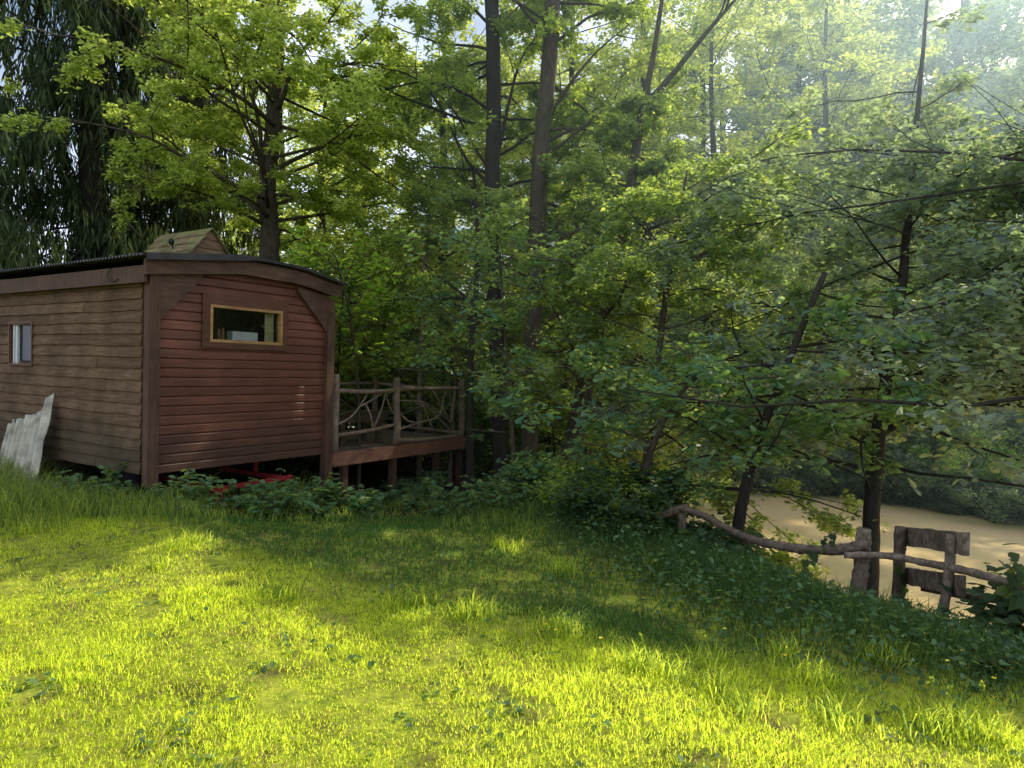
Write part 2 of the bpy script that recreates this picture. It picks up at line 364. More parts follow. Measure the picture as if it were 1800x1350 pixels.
def make_tree(name, label, path, r_base, r_top, nb=22, hr=(.25, 1.0), blen=2.6, elev=(5, 45), leaf=('leaf_alder', LEAF6, .085), lpt=26,
              limbs=(), limb_r=.05, cat='tree', open_front=False, group=None, bark='bark', filt=True, nsec=5, ntw=5, az=None, curve=-.02, sides=9, twl=.45, base=None, leaf_down=.25, zmin=None, brf=.2):
    base = np.asarray(path[0]) if base is None else base
    root = empty(name, base, 0, label, cat, group)
    P = spline(path, 7); n_ = len(P); t = np.linspace(0, 1, n_)
    rad = r_base*(1-t)+r_top*t; rad[0] *= 1.35
    if n_ > 2: rad[1] *= 1.1
    mb = MB(); mb.tube(P-base, rad, sides, .6, .18)
    twigs = []
    ga = random.uniform(0, 6.28)
    prim = []
    for i in range(nb):
        f = hr[0]+(hr[1]-hr[0])*((i+.5)/nb) if nb else 0
        j = min(n_-1, int(f*(n_-1))); p0 = P[j]
        ga += 2.4; a = ga if az is None else R(random.choice(az)+random.uniform(-35, 35))
        e = R(random.uniform(*elev)); L = blen*random.uniform(.6, 1.15)*(1-.45*max(0, (f-hr[0])/(1.001-hr[0])-.2))
        prim.append((limb(p0, (math.cos(a)*math.cos(e), math.sin(a)*math.cos(e), math.sin(e)), L, 6, curve), rad[j]*brf+.006))
    for lp in limbs: prim.append((spline(lp, 6), limb_r))
    for ib, (B, r_) in enumerate(prim):
        if filt and ib < nb:
            m_ = len(B); ok = [keep(B[q:q+1], 0.0)[0] for q in range(m_)]
            cut = next((q for q in range(m_) if not ok[q]), m_)
            if cut < 2: continue
            B = B[:cut]
        if zmin is not None:
            cut = next((q for q in range(len(B)) if B[q][2] < zmin), len(B))
            if cut < 2: continue
            B = B[:cut]
        m_ = len(B); mb.tube(B-base, np.linspace(r_, .007, m_), 5, .5)
        L = np.linalg.norm(np.diff(B, axis=0), axis=1).sum()
        for q in range(int(nsec*max(.6, L/blen))):
            u = random.uniform(.15, 1.0)*(m_-1); k = min(m_-2, int(u)); p = B[k]+(B[k+1]-B[k])*(u-k)
            d = B[k+1]-B[k]
            S = limb(p, perp_dir(d, R(random.uniform(30, 75))), L*random.uniform(.2, .42)+.15, 4, curve)
            if zmin is not None and S[:, 2].min() < zmin: continue
            mb.tube(S-base, np.linspace(max(.004, r_*.3), .004, 5), 4, .5)
            for z_ in range(ntw):
                u = random.uniform(.1, 1.0)*4; k2 = min(3, int(u)); p = S[k2]+(S[k2+1]-S[k2])*(u-k2)
                d = perp_dir(S[k2+1]-S[k2], R(random.uniform(15, 70)))+np.array([0, 0, random.uniform(-.45, .15)])
                twigs.append((p, p+d/np.linalg.norm(d)*random.uniform(.5, 1.2)*twl))
    if twigs:
        A = np.array([x[0] for x in twigs]); Bv = np.array([x[1] for x in twigs])
        if filt: kp = keep(Bv, .03); A, Bv = A[kp], Bv[kp]
        if zmin is not None: kp = Bv[:, 2] > zmin; A, Bv = A[kp], Bv[kp]
        # twig prisms
        n3 = len(A)
        if n3:
            o = np.array([(1, 0, 0), (-.5, .87, 0), (-.5, -.87, 0)])*.0035
            V = np.concatenate([A[:, None]+o, Bv[:, None]+o*.4], 1)-base
            fl = np.array([0, 1, 4, 3, 1, 2, 5, 4, 2, 0, 3, 5])
            mb.v.append(V.reshape(-1, 3)); mb.l.extend((fl[None]+(mb.n+np.arange(n3)*6)[:, None]).ravel().tolist()); mb.z.extend([4]*3*n3); mb.t.append(np.full(n3*6, .5)); mb.n += n3*6
            u = rng.random((n3, lpt, 1))**.7
            C = (A[:, None]+(Bv-A)[:, None]*u+rng.normal(0, .05*twl/.45, (n3, lpt, 3))).reshape(-1, 3)
            if filt: C = C[keep(C)]
            if open_front:
                tx = np.interp(C[:, 2], P[:, 2], P[:, 0]); ty = np.interp(C[:, 2], P[:, 2], P[:, 1]); C = C[~((C[:, 1] < ty+.15) & (np.abs(C[:, 0]*ty/C[:, 1]-tx) < .30+.2*rng.random(len(C))))]
            if zmin is not None: C = C[C[:, 2] > zmin+rng.normal(0, .12, len(C))]
            cl = np.clip(rng.normal(.45, .28, len(C)), 0, 1)
    tr = mb.build('trunk', bark, root, True)
    if twigs and len(A):
        mt_, tm, sz = leaf
        leaves('crown', C-base, sz*rng.uniform(.45, 1.3, len(C)), tm, mt_, root, tint=cl, down=leaf_down)
    return root
def gpath(pts, drop=.4):     # pixel path -> 3D; first point dropped to the ground
    P = [at(*p) for p in pts]; b_ = P[0].copy(); z = float(hz(b_[0], b_[1]))
    if b_[2] > z: P = [np.array([b_[0], b_[1], z-.05])]+P
    else: P[0][2] = z-.05
    return P

# ------------------------------------------------------------------ cabin
cab = empty('timber_cabin', C0, TH, 'brown timber clad cabin with arched corrugated roof on a red trailer chassis', 'cabin')
W, LEN, ZB = 2.79, 5.6, .20
def arch(x): return float(np.interp(x, [-.22, 1.15, 2.15, 3.09], [2.775, 2.955, 2.935, 2.775]))
# end wall: glossy red brown shiplap with a window opening
mb = MB(); pit = .118; z = ZB
WX0, WX1, WZ0, WZ1 = .78, 1.89, 1.85, 2.31
def eboard(x0, x1, z0):
    if x1-x0 < .02: return
    t = random.uniform(.2, 1); nseg = max(1, int((x1-x0)/.3)); prof = [(0, .001), (-.024, .001), (-.028, .006), (-.028, pit-.026), (-.008, pit-.003), (0, pit-.003)]
    V = []
    for i in range(nseg+1):
        x = x0+(x1-x0)*i/nseg; j = rng.normal(0, .0012)
        V += [(x, y_-.004+(j if q in (1, 2) else 0), z0+z_+(j if q == 1 else 0)) for q, (y_, z_) in enumerate(prof)]
    k = len(prof); fs = [(i*k+q, (i+1)*k+q, (i+1)*k+q+1, i*k+q+1) for i in range(nseg) for q in range(k-1)]
    fs += [tuple(range(k)), tuple(nseg*k+q for q in range(k))[::-1]]
    mb.add(V, fs, t)
while z < 2.86:
    zt = z+pit; xa, xb = .07, W-.07
    if zt > 2.76:
        xs_ = [q for q in np.linspace(xa, xb, 60) if arch(q) > zt+.02]; xa, xb = (xs_[0], xs_[-1]) if xs_ else (0, 0)
    if xb-xa < .1: break
    if zt > WZ0 and z < WZ1:
        eboard(xa, WX0, z); eboard(WX1, xb, z)
        for a_, b_ in ((z, min(zt, WZ0)), (max(z, WZ1), zt)):
            if b_-a_ > .01: mb.box((WX0+.001, -.022, a_), (WX1-.001, -.004, b_-.002), .5)
    else: eboard(xa, xb, z)
    z += pit
mb.build('end_wall', 'wood_end', cab)
# side wall: rough waney lap boards with a window opening
SY0, SY1, SZ0, SZ1 = 2.93, 3.62, 1.48, 2.06
mb = MB(); z = ZB+.02; pit2 = .142
def sboard(y0, y1, z0):
    if y1-y0 < .02: return
    nseg = max(2, int((y1-y0)/.10)); t = random.uniform(0, 1); base_o = rng.uniform(0, .008)
    ph = rng.random(3)*6.28; amp = rng.uniform(.0015, .007)
    V = []
    for i in range(nseg+1):
        y = y0+(y1-y0)*i/nseg
        wv = amp*(math.sin(2.3*y+ph[0])+.6*math.sin(6.1*y+ph[1])+.35*math.sin(14*y+ph[2]))
        V += [(-.012, y, z0-.02+wv), (-.036-base_o, y, z0-.022+wv), (-.034-base_o*.8, y, z0+.02+wv), (-.012, y, z0+pit2), (-.002, y, z0+pit2)]
    fs = [(i*5+q, i*5+q+1, (i+1)*5+q+1, (i+1)*5+q) for i in range(nseg) for q in range(4)]
    fs += [(0, 1, 2, 3, 4)[::-1], tuple(nseg*5+q for q in range(5))]
    mb.add(V, fs, t)
def srow(a, b_, z0):
    y = a
    while y < b_-.02:
        e_ = min(b_, y+random.uniform(.7, 2.6)); e_ = b_ if b_-e_ < .35 else e_
        sboard(y+.003, e_-.003, z0); y = e_
while z < 2.62:
    if z+pit2 > SZ0+.02 and z < SZ1: srow(.10, SY0, z); srow(SY1, LEN, z)
    else: srow(.10, LEN, z)
    z += pit2
mb.build('side_wall', 'wood_side', cab)
# shell behind the cladding
mb = MB()
for a_, b_ in (((0, 0, ZB), (W, .05, WZ0)), ((0, 0, WZ1), (W, .05, 2.68)), ((0, 0, WZ0), (WX0, .05, WZ1)), ((WX1, 0, WZ0), (W, .05, WZ1)),
               ((0, .051, ZB), (.05, LEN, SZ0)), ((0, .051, SZ1), (.05, LEN, 2.68)), ((0, .051, SZ0), (.05, SY0, SZ1)), ((0, SY1, SZ0), (.05, LEN, SZ1)),
               ((.051, LEN-.05, ZB), (W, LEN, 2.68)), ((W-.05, .051, ZB), (W, LEN-.051, 2.68)), ((.052, .052, ZB), (W-.052, LEN-.052, ZB+.08))):
    mb.box(a_, b_)
mb.build('inner_wall', 'interior', cab)
# posts, gussets, fascias
mb = MB(); mb.box((-.05, -.10, .06), (.085, .02, 2.62)); mb.build('corner_post', 'wood_post', cab)
mb = MB(); mb.box((W-.075, -.10, -.8), (W+.065, .02, 2.62), .8); mb.build('corner_post', 'wood_post', cab)
mb = MB(); mb.prism([(.087, -.085, 2.08), (.087, -.085, 2.63), (.66, -.085, 2.70), (.62, -.085, 2.62)], (0, .045, 0)); mb.build('corner_brace', 'wood_fascia', cab)
mb = MB(); mb.prism([(W-.077, -.085, 2.08), (W-.077, -.085, 2.63), (W-.66, -.085, 2.70), (W-.62, -.085, 2.62)][::-1], (0, .045, 0)); mb.build('corner_brace', 'wood_fascia', cab)
mb = MB(); xs = np.linspace(-.13, W+.13, 15)
V = []
for x in xs: V += [(x, -.15, arch(x)-.20), (x, -.15, arch(x)-.012), (x, -.105, arch(x)-.012), (x, -.105, arch(x)-.20)]
fs = [(i*4+q, (i+1)*4+q, (i+1)*4+(q+1) % 4, i*4+(q+1) % 4) for i in range(14) for q in range(4)]+[(0, 1, 2, 3), (59, 58, 57, 56)]
mb.add(V, fs); mb.build('fascia', 'wood_fascia', cab)
mb = MB(); mb.box((-.125, -.104, 2.50), (-.085, LEN+.1, 2.70)); mb.build('fascia', 'wood_post', cab)
# corrugated roof: waves run along the length, sheet follows the arch
mb = MB(); ys = np.linspace(-.19, LEN+.2, 401); xs = np.linspace(-.21, W+.21, 17); V = []
for y in ys:
    for x in xs: V.append((x, y, arch(x)+.012+.016*math.sin(y*2*math.pi/.076)+.02))
k = len(xs); fs = [(i*k+j, i*k+j+1, (i+1)*k+j+1, (i+1)*k+j) for i in range(len(ys)-1) for j in range(k-1)]
mb.add(V, fs); rf = mb.build('roof', 'roof_sheet', cab, True)
mb = MB(); xs = np.linspace(-.16, W+.2, 13); V = []
for x in xs: V += [(x, -.215, arch(x)-(.03 if x < 1.3 else -.015)), (x, -.222, arch(x)+.05), (x, .02, arch(x)+.062), (x, .02, arch(x)+.056)]
mb.add(V, [(i*4+q, (i+1)*4+q, (i+1)*4+q+1, i*4+q+1) for i in range(12) for q in range(3)]); mb.build('flashing', 'flashing', rf)
# roof lantern with mossy shingles
rl = MB(); lx, lw_, y0, y1, zb, zt = 1.30, .43, .78, 1.95, 2.9, 3.43
for i in range(4):
    za = zb+(zt-zb)*i/4; zb2 = zb+(zt-zb)*(i+1)/4; wa = lw_*(1-i/4)+.01; wb_ = lw_*(1-(i+1)/4)+.01
    rl.prism([(lx-wa, y0-.012*(4-i)/4-.004, za+.01), (lx+wa, y0-.012-.004, za+.01), (lx+wb_+.01, y0-.004, zb2+.004), (lx-wb_-.01, y0-.004, zb2+.004)], (0, .03, 0), random.random())
lan = rl.build('roof_lantern', 'wood_gable', cab)
rl = MB(); rl.prism([(lx-lw_, y1-.05, zb), (lx+lw_, y1-.05, zb), (lx, y1-.05, zt)], (0, .05, 0), .3)
rl.build('gable_end', 'wood_gable', lan)
mb = MB()
for sgn in (-1, 1):
    for i in range(5):
        f0, f1 = i/5, (i+1)/5+.03
        ya = y0-.06; wn = (lw_+.06)
        xa, xb = lx+sgn*wn*(1-f0), lx+sgn*wn*(1-min(f1, 1)); za, zb2 = zb-.04+(zt-zb+.07)*f0, zb-.04+(zt-zb+.07)*min(f1, 1)
        yy = ya
        while yy < y1+.05:
            ye = min(y1+.06, yy+random.uniform(.14, .26)); o_ = .012+random.uniform(0, .012)
            mb.prism([(xa+sgn*.012, yy, za+o_+.012), (xa+sgn*.012, yy, za+o_-.006), (xb, yy, zb2-.002), (xb, yy, zb2+.01)], (0, ye-yy-.004, 0), random.random()); yy = ye
mb.build('lantern_roof', 'wood_shingle', lan)
mb = MB(); p = np.array([lx-.24, 1.25, 3.13])
mb.tube([p+(.0, 0, .0), p+(-.03, -.01, .06), p+(-.06, -.03, .11)], .012, 6); mb.tube([p+(-.055, -.025, .10), p+(-.075, -.04, .135), p+(-.095, -.055, .165)], [.03, .045, .02], 10)
mb.build('lamp', 'dark_metal', lan, True)
# end window
mb = MB()
for a_, b_ in (((WX0-.12, -.062, WZ0-.09), (WX1+.11, -.036, WZ0-.012)), ((WX0-.12, -.062, WZ1+.012), (WX1+.11, -.036, WZ1+.15)), ((WX0-.12, -.0615, WZ0-.012), (WX0-.012, -.036, WZ1+.012)), ((WX1+.012, -.0615, WZ0-.012), (WX1+.11, -.036, WZ1+.012))): mb.box(a_, b_, random.random())
wt = mb.build('window', 'wood_trim', cab)
mb = MB()
for a_, b_ in (((WX0-.012, -.066, WZ0-.012), (WX1+.012, .03, WZ0+.025)), ((WX0-.012, -.066, WZ1-.022), (WX1+.012, .03, WZ1+.012)), ((WX0-.012, -.0655, WZ0+.025), (WX0+.025, .03, WZ1-.022)), ((WX1-.025, -.0655, WZ0+.025), (WX1+.012, .03, WZ1-.022))): mb.box(a_, b_, .9)
mb.build('frame', 'wood_gold', wt)
mb = MB(); mb.add([(WX0+.02, -.01, WZ0+.02), (WX1-.02, -.01, WZ0+.02), (WX1-.02, -.01, WZ1-.02), (WX0+.02, -.01, WZ1-.02)], [(0, 1, 2, 3)]); mb.build('pane', 'glass', wt)
mb = MB(); V = []; 
for i in range(13): V += [(WX1-.19+.15*i/12, .07+.012*(i % 2), WZ0-.05), (WX1-.19+.15*i/12, .07+.012*(i % 2), WZ1+.02)]
mb.add(V, [(2*i, 2*i+2, 2*i+3, 2*i+1) for i in range(12)]); mb.build('curtain', 'curtain', wt)
mb = MB(); mb.box((WX0+.40, .06, WZ0+.01), (WX0+.80, .18, WZ0+.15)); mb.box((WX0+.2, .055, WZ0-.02), (WX1-.2, .25, WZ0+.009)); mb.build('window_box', 'white_item', wt)
mb = MB()
for xx, hh in ((.24, .17), (.30, .19)): mb.tube([(WX0+xx, .13, WZ0-.04), (WX0+xx, .13, WZ0+.06), (WX0+xx, .13, WZ0+hh)], [.028, .026, .016], 10)
mb.build('bottle', 'brown_item', wt, True)
# side window
mb = MB()
for a_, b_ in (((-.05, SY0-.03, SZ0-.03), (.04, SY1+.03, SZ0)), ((-.05, SY0-.03, SZ1), (.04, SY1+.03, SZ1+.03)), ((-.0495, SY0-.03, SZ0), (.04, SY0, SZ1)), ((-.0495, SY1, SZ0), (.04, SY1+.03, SZ1))): mb.box(a_, b_)
ws = mb.build('window', 'wood_trim', cab)
mb = MB(); mb.box((-.02, SY1-.20, SZ0+.001), (.01, SY1-.14, SZ1-.001)); mb.box((-.02, SY1-.10, SZ0+.001), (.01, SY1-.06, SZ1-.001)); mb.build('frame', 'window_white', ws)
mb = MB(); mb.add([(.014, SY1-.001, SZ0+.001), (.014, SY0+.001, SZ0+.001), (.014, SY0+.001, SZ1-.001), (.014, SY1-.001, SZ1-.001)], [(0, 1, 2, 3)]); mb.build('pane', 'glass', ws)
# trailer chassis
mb = MB(); zc = -.07
mb.bar((.80, -.16, zc), (2.02, -.16, zc+.02), .05, .055); mb.bar((.86, -.16, zc-.01), (.86, 1.4, zc), .05, .06); mb.bar((1.95, -.16, zc), (1.95, 1.4, zc), .05, .06)
mb.bar((.86, .55, zc+.02), (.86, .55, ZB), .05, .05, upv=(0, 1, 0)); mb.bar((1.95, .55, zc+.02), (1.95, .55, ZB), .05, .05, upv=(0, 1, 0))
a = np.linspace(0, 2*math.pi, 14)
mb.tube([(.83+.055*math.cos(q), -.19, zc-.08+.055*math.sin(q)) for q in a], .016, 6); mb.tube([(1.97+.03*math.cos(q), -.19, zc+.0+.05*math.sin(q)) for q in a], .014, 6)
ch = mb.build('trailer_chassis', 'red_paint', cab, label='red painted drawbar frame under the end wall')
for xx in (.50, 2.3):
    mb = MB(); mb.tube([(xx-.08, 1.3, -.12), (xx-.05, 1.3, -.12), (xx+.05, 1.3, -.12), (xx+.08, 1.3, -.12)], [.24, .28, .28, .24], 20); mb.build('wheel', 'rubber', ch, True)
mb = MB(); mb.tube(spline([(-.135, .62, 2.70), (-.16, .66, 2.60), (-.15, .55, 2.53), (-.13, .45, 2.56)], 5), .006, 5); mb.build('cable', 'rubber', cab)

# ------------------------------------------------------------------ deck
deck = empty('raised_deck', loc2w(2.95, 0, 0), TH, 'raised timber deck on stilts with rustic branch railings beside the cabin', 'deck')
D = 3.55; DP = 2.5; DZ = .17
mb = MB(); y = .0
while y < DP:
    mb.box((0, y, DZ), (D, y+.135, DZ+.03+rng.uniform(-.002, .002)), random.random()); y += .142
mb.build('floor', 'wood_deck', deck)
mb = MB(); mb.box((-.10, -.045, DZ-.19), (1.35, -.004, DZ+.02), .9); mb.box((1.355, -.043, DZ-.19), (D+.04, -.004, DZ+.022), .4); mb.box((D+.002, 0, DZ-.18), (D+.04, DP, DZ-.002), .5); mb.box((0, DP, DZ-.18), (D+.04, DP+.04, DZ-.002), .5)
mb.build('beam', 'wood_beam', deck)
for (x, y) in ((.30, .06), (1.45, .06), (2.65, .06), (3.4, .06), (1.1, 2.3), (3.4, 2.3)):
    q = loc2w(2.95+x, y, 0); zz = float(hz(q[0], q[1]))-.1
    mb = MB(); mb.box((x-.05, y-.05, zz), (x+.05, y+.05, DZ-.002), random.random()); mb.build('stilt', 'wood_post', deck)
pp = [(.08, .05, 1.42), (1.48, .03, 1.37), (3.40, .04, 1.36), (3.42, 2.38, 1.36), (1.9, 2.40, 1.38), (.10, 2.40, 1.38)]
for x, y, h in pp:
    mb = MB(); mb.tube(spline([(x, y, DZ+.03), (x+rng.normal(0, .012), y, .6), (x+rng.normal(0, .012), y, 1.0), (x, y, h-.02), (x, y, h)], 3), np.append(np.linspace(.068, .058, 12), .045), 9, random.random(), .12)
    mb.build('railing_post', 'wood_log', deck, True)
def rail(a_, b_, r_, nm='rail', t=.5):
    a_, b_ = np.array(a_), np.array(b_); mid = (a_+b_)/2+rng.normal(0, .02, 3)
    mb = MB(); mb.tube(spline([a_, mid, b_], 5), np.linspace(r_, r_*.85, 11), 7, t, .15); mb.build(nm, 'wood_log', deck, True)
for a_, b_, r_ in (((.1, .04, 1.17), (1.46, .02, 1.16), .042), ((.1, .04, .46), (1.46, .02, .56), .036), ((1.5, .03, 1.18), (3.38, .04, 1.17), .042), ((1.5, .03, .27), (3.38, .04, .23), .045),
                   ((3.41, .1, 1.17), (3.42, 2.34, 1.19), .04), ((3.41, .1, .28), (3.42, 2.34, .3), .035), ((3.36, 2.4, 1.19), (1.94, 2.4, 1.18), .04), ((1.86, 2.4, 1.18), (.1, 2.4, 1.2), .04), ((1.86, 2.4, .4), (.1, 2.4, .42), .034), ((3.36, 2.4, .4), (1.94, 2.4, .4), .034)):
    rail(a_, b_, r_, 'rail', random.random())
def branch(pts, r_):
    mb = MB(); mb.tube(spline([(x, y, z) for x, y, z in pts], 4), np.linspace(r_, r_*.55, 4*(len(pts)-1)+1), 6, random.random(), .2); mb.build('branch_infill', 'wood_log', deck, True)
for pts in ([(.1, .03, .62), (.45, .02, .78), (.8, .03, 1.14)], [(.95, .03, .55), (1.1, .02, .85), (1.22, .03, 1.15)], [(.72, .03, .95), (.85, .03, .75), (.92, .03, .52)], [(1.18, .02, 1.12), (1.3, .03, .9), (1.44, .03, .72)],
            [(.6, .03, .9), (.9, .02, 1.02), (1.1, .02, 1.12)],
            [(1.5, .03, .98), (2.2, .02, .92), (2.7, .02, .70), (3.36, .04, .35)], [(1.5, .03, .45), (2.1, .03, .56), (2.65, .02, .66), (2.85, .02, 1.14)], [(2.2, .03, .90), (2.35, .02, .62), (2.5, .02, .42)], [(1.52, .03, .80), (1.75, .02, .62), (2.0, .02, .57)],
            [(3.0, .02, .5), (3.1, .02, .8), (3.15, .03, 1.15)], [(2.45, .02, 1.15), (2.75, .03, .85), (3.0, .03, .55)],
            [(3.42, .3, .3), (3.42, 1.0, .8), (3.42, 1.7, 1.15)], [(3.42, 1.0, .8), (3.42, 1.5, .6), (3.42, 2.3, .35)], [(.3, 2.4, .45), (.9, 2.4, .8), (1.5, 2.4, 1.15)], [(2.1, 2.4, 1.1), (2.6, 2.4, .75), (3.2, 2.4, .45)]):
    branch(pts, .019)
# dark table on the deck
tb = empty('picnic_table', loc2w(3.62, .45, DZ+.03), TH, 'low dark wooden table standing on the deck behind the railing', 'table')
mb = MB()
for i in range(4): mb.box((-.15, i*.16, .52), (1.15, i*.16+.15, .565), random.random())
mb.build('tabletop', 'wood_table', tb)
mb = MB(); mb.box((-.1, .04, .40), (1.1, .08, .518)); mb.box((-.1, .54, .40), (1.1, .58, .518)); mb.build('apron', 'wood_table', tb)
for x, y in ((.05, .085), (.95, .085), (.05, .46), (.95, .46)):
    mb = MB(); mb.box((x-.05, y, 0), (x+.05, y+.07, .518)); mb.build('leg', 'wood_table', tb)

# ------------------------------------------------------------------ corrugated sheets leaning on the side wall
def sheet(lab, s0, wdt, hl, hr_, d0, flare, seed):
    r_ = random.Random(seed); nX, nZ = 48, 12; V = []
    tops = []; st = 0
    for i in range(nX+1):
        u = i/nX
        if i % 5 == 0: st = r_.uniform(-.05, .03)
        tops.append(hl+(hr_-hl)*u**1.5+st*(1 if u < .85 else .2)+r_.uniform(-.008, .008)-(.10 if u > .95 else 0))
    for j in range(nZ+1):
        v_ = j/nZ
        for i in range(nX+1):
            u = i/nX; zz = tops[i]*v_; h = max(hl, hr_)
            edge = (.035*math.sin(v_*8+seed)+.02*math.sin(v_*19))*max(0, (u-.8)/.2)
            V.append((-(d0*(1-zz/h*.93)+.05)-.036*math.cos(u*wdt/.125*2*math.pi), s0-u*wdt-edge-flare*u*(1-v_)+.06*v_*u, zz))
    k = nX+1; fs = [(j*k+i, j*k+i+1, (j+1)*k+i+1, (j+1)*k+i) for j in range(nZ) for i in range(nX)]
    q = loc2w(-d0, s0-wdt/2, 0); zg = float(hz(q[0], q[1]))
    mb = MB(); mb.add([(x, y, z+zg-.03) for x, y, z in V], fs, r_.random())
    ob = mb.build('corrugated_sheet', 'fibre_sheet', None, True); ob.location = tuple(C0); ob.rotation_euler = (0, 0, TH)
    md = ob.modifiers.new('thick', 'SOLIDIFY'); md.thickness = .008
    return tag(ob, lab, 'roofing sheet')
sheet('broken grey corrugated sheet with a pointed top, front one leaning on the cabin side', 2.58, .46, .95, 1.42, .40, .24, 1)
sheet('lower weathered corrugated sheet at the left edge behind the pointed one', 3.36, .75, .95, 1.12, .28, .1, 4)

# ------------------------------------------------------------------ log fence and bench
fb = at(1510, 1075, 5.6)
fe = empty('log_fence', (fb[0], fb[1], float(hz(fb[0], fb[1]))), 0, 'rustic fence of crooked log rails and posts along the pond bank', 'fence')
def fpart(nm, pts, r0_, r1_, mat='wood_grey', wob=.22, k=12):
    P = spline([at(*p) for p in pts], 12); rr_ = np.linspace(r0_, r1_, len(P))*(1+(.10 if nm == 'rail' else .03)*np.sin(np.arange(len(P))*.9+random.random()*6)*np.sin(np.arange(len(P))*.37)+rng.normal(0, .03, len(P))); mb = MB(); mb.tube(P-np.array(fe.location), rr_, k, random.random(), wob); return mb.build(nm, mat, fe, True)
fpart('post', [(1198, 893, 6.3), (1199, 960, 6.3), (1200, 1060, 6.3)], .036, .04)
fpart('post', [(1519, 930, 5.6), (1513, 1000, 5.6), (1504, 1080, 5.6), (1500, 1120, 5.6)], .058, .068)
fpart('post', [(1860, 1010, 4.2), (1856, 1080, 4.2), (1850, 1250, 4.2)], .05, .055)
fpart('rail', [(1060, 945, 6.7), (1130, 918, 6.5), (1210, 890, 6.24)], .032, .034)
fpart('rail', [(1195, 892, 6.22), (1240, 908, 6.15), (1290, 935, 6.05), (1340, 953, 5.9), (1410, 965, 5.75), (1470, 966, 5.6), (1525, 958, 5.5)], .028, .046)
fpart('rail', [(1485, 976, 5.46), (1560, 977, 5.42), (1620, 988, 5.2), (1700, 1004, 4.80), (1780, 1026, 4.4), (1870, 1048, 4.12)], .026, .030)
bl, br = at(1582, 1090, 5.75), at(1650, 1130, 4.95)
bn = empty('rustic_bench', (bl[0], bl[1], float(hz(bl[0], bl[1]))), 0, 'rustic bench seen from behind, two rough planks on posts facing the pond', 'bench')
bo = np.array(bn.location)
for pts, r_ in (([(1583, 926, 5.75), (1580, 1000, 5.75), (1577, 1100, 5.75), (1576, 1140, 5.75)], .045), ([(1672, 940, 4.95), (1668, 1010, 4.95), (1655, 1090, 4.95), (1646, 1180, 4.95)], .033)):
    P = spline([at(*p) for p in pts], 5); mb = MB(); mb.tube(P-bo, np.linspace(r_, r_*1.15, len(P)), 9, random.random(), .2); mb.build('post', 'wood_grey', bn, True)
def plank(corners, nm):
    nseg = 12; A, B_, Cc, Dd = [at(*c) for c in corners]   # top-left, top-right, bottom-right, bottom-left
    off = np.array([.05, .0, 0]); V = []
    for i in range(nseg+1):
        u = i/nseg; a_ = A*(1-u)+B_*u+np.array([0, 0, rng.normal(0, .004)]); b_ = Dd*(1-u)+Cc*u+np.array([0, 0, rng.normal(0, .004)])
        V += [a_, b_, b_+off, a_+off]
    fs = [(i*4+q, (i+1)*4+q, (i+1)*4+(q+1) % 4, i*4+(q+1) % 4) for i in range(nseg) for q in range(4)]+[(0, 1, 2, 3), (nseg*4+3, nseg*4+2, nseg*4+1, nseg*4)]
    mb = MB(); mb.add(np.array(V)-bo, fs, .5); mb.build(nm, 'wood_grey', bn)
plank([(1588, 926, 5.8), (1693, 937, 4.82), (1692, 976, 4.82), (1591, 958, 5.8)], 'backrest_plank')
plank([(1588, 997, 5.8), (1686, 1012, 4.85), (1686, 1047, 4.85), (1589, 1026, 5.8)], 'backrest_plank')
q0, q1 = at(1598, 1030, 5.75)+(.12, 0, -.02), at(1684, 1046, 4.9)+(.12, 0, -.02)
mb = MB(); mb.bar(q0-bo, q1-bo, .04, .04); mb.bar(q0-bo+(.14, 0, -.01), q1-bo+(.14, 0, -.01), .22, .045); mb.build('seat', 'wood_grey', bn)

# ------------------------------------------------------------------ trees one can tell apart
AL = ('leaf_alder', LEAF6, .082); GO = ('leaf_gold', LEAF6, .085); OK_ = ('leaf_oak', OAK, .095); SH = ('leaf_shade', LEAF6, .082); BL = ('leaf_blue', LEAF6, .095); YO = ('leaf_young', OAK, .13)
make_tree('broadleaf_tree', 'broadleaf tree with a stout grey trunk and yellow green leaves rising behind the cabin roof',
          gpath([(476, 640, 13.6), (474, 470, 13.6), (474, 400, 13.6), (470, 330, 13.6), (482, 200, 13.6), (488, 80, 13.6), (484, -80, 13.6), (480, -260, 13.6)]), .235, .10, 38, (.36, .98), 4.0, (0, 35), ('leaf_gold', LEAF6, .085), 64,
          limbs=[[at(462, 300, 13.5), at(455, 220, 13.2), at(432, 130, 12.9), at(408, 60, 12.6), at(388, -60, 12.4)], [at(490, 190, 13.5), at(525, 100, 13.4), at(575, 40, 13.2), at(610, -10, 13)],
                 [at(470, 350, 13.4), at(420, 330, 12.6), at(330, 280, 11.8), at(255, 240, 11.3), at(150, 215, 11), at(80, 205, 10.8)], [at(470, 380, 13.4), at(440, 350, 12.8), at(370, 330, 12.0), at(260, 320, 11.5)],
                 [at(480, 300, 13.5), at(540, 270, 13.0), at(620, 240, 12.6), at(700, 232, 12.4)], [at(482, 220, 13.4), at(420, 170, 12.4), at(300, 110, 11.4), at(160, 70, 10.8), at(60, 60, 10.6)], [at(484, 120, 13.4), at(560, 120, 13), at(650, 110, 12.7), at(720, 130, 12.4)]], limb_r=.05, nsec=7, ntw=6, bark='bark')
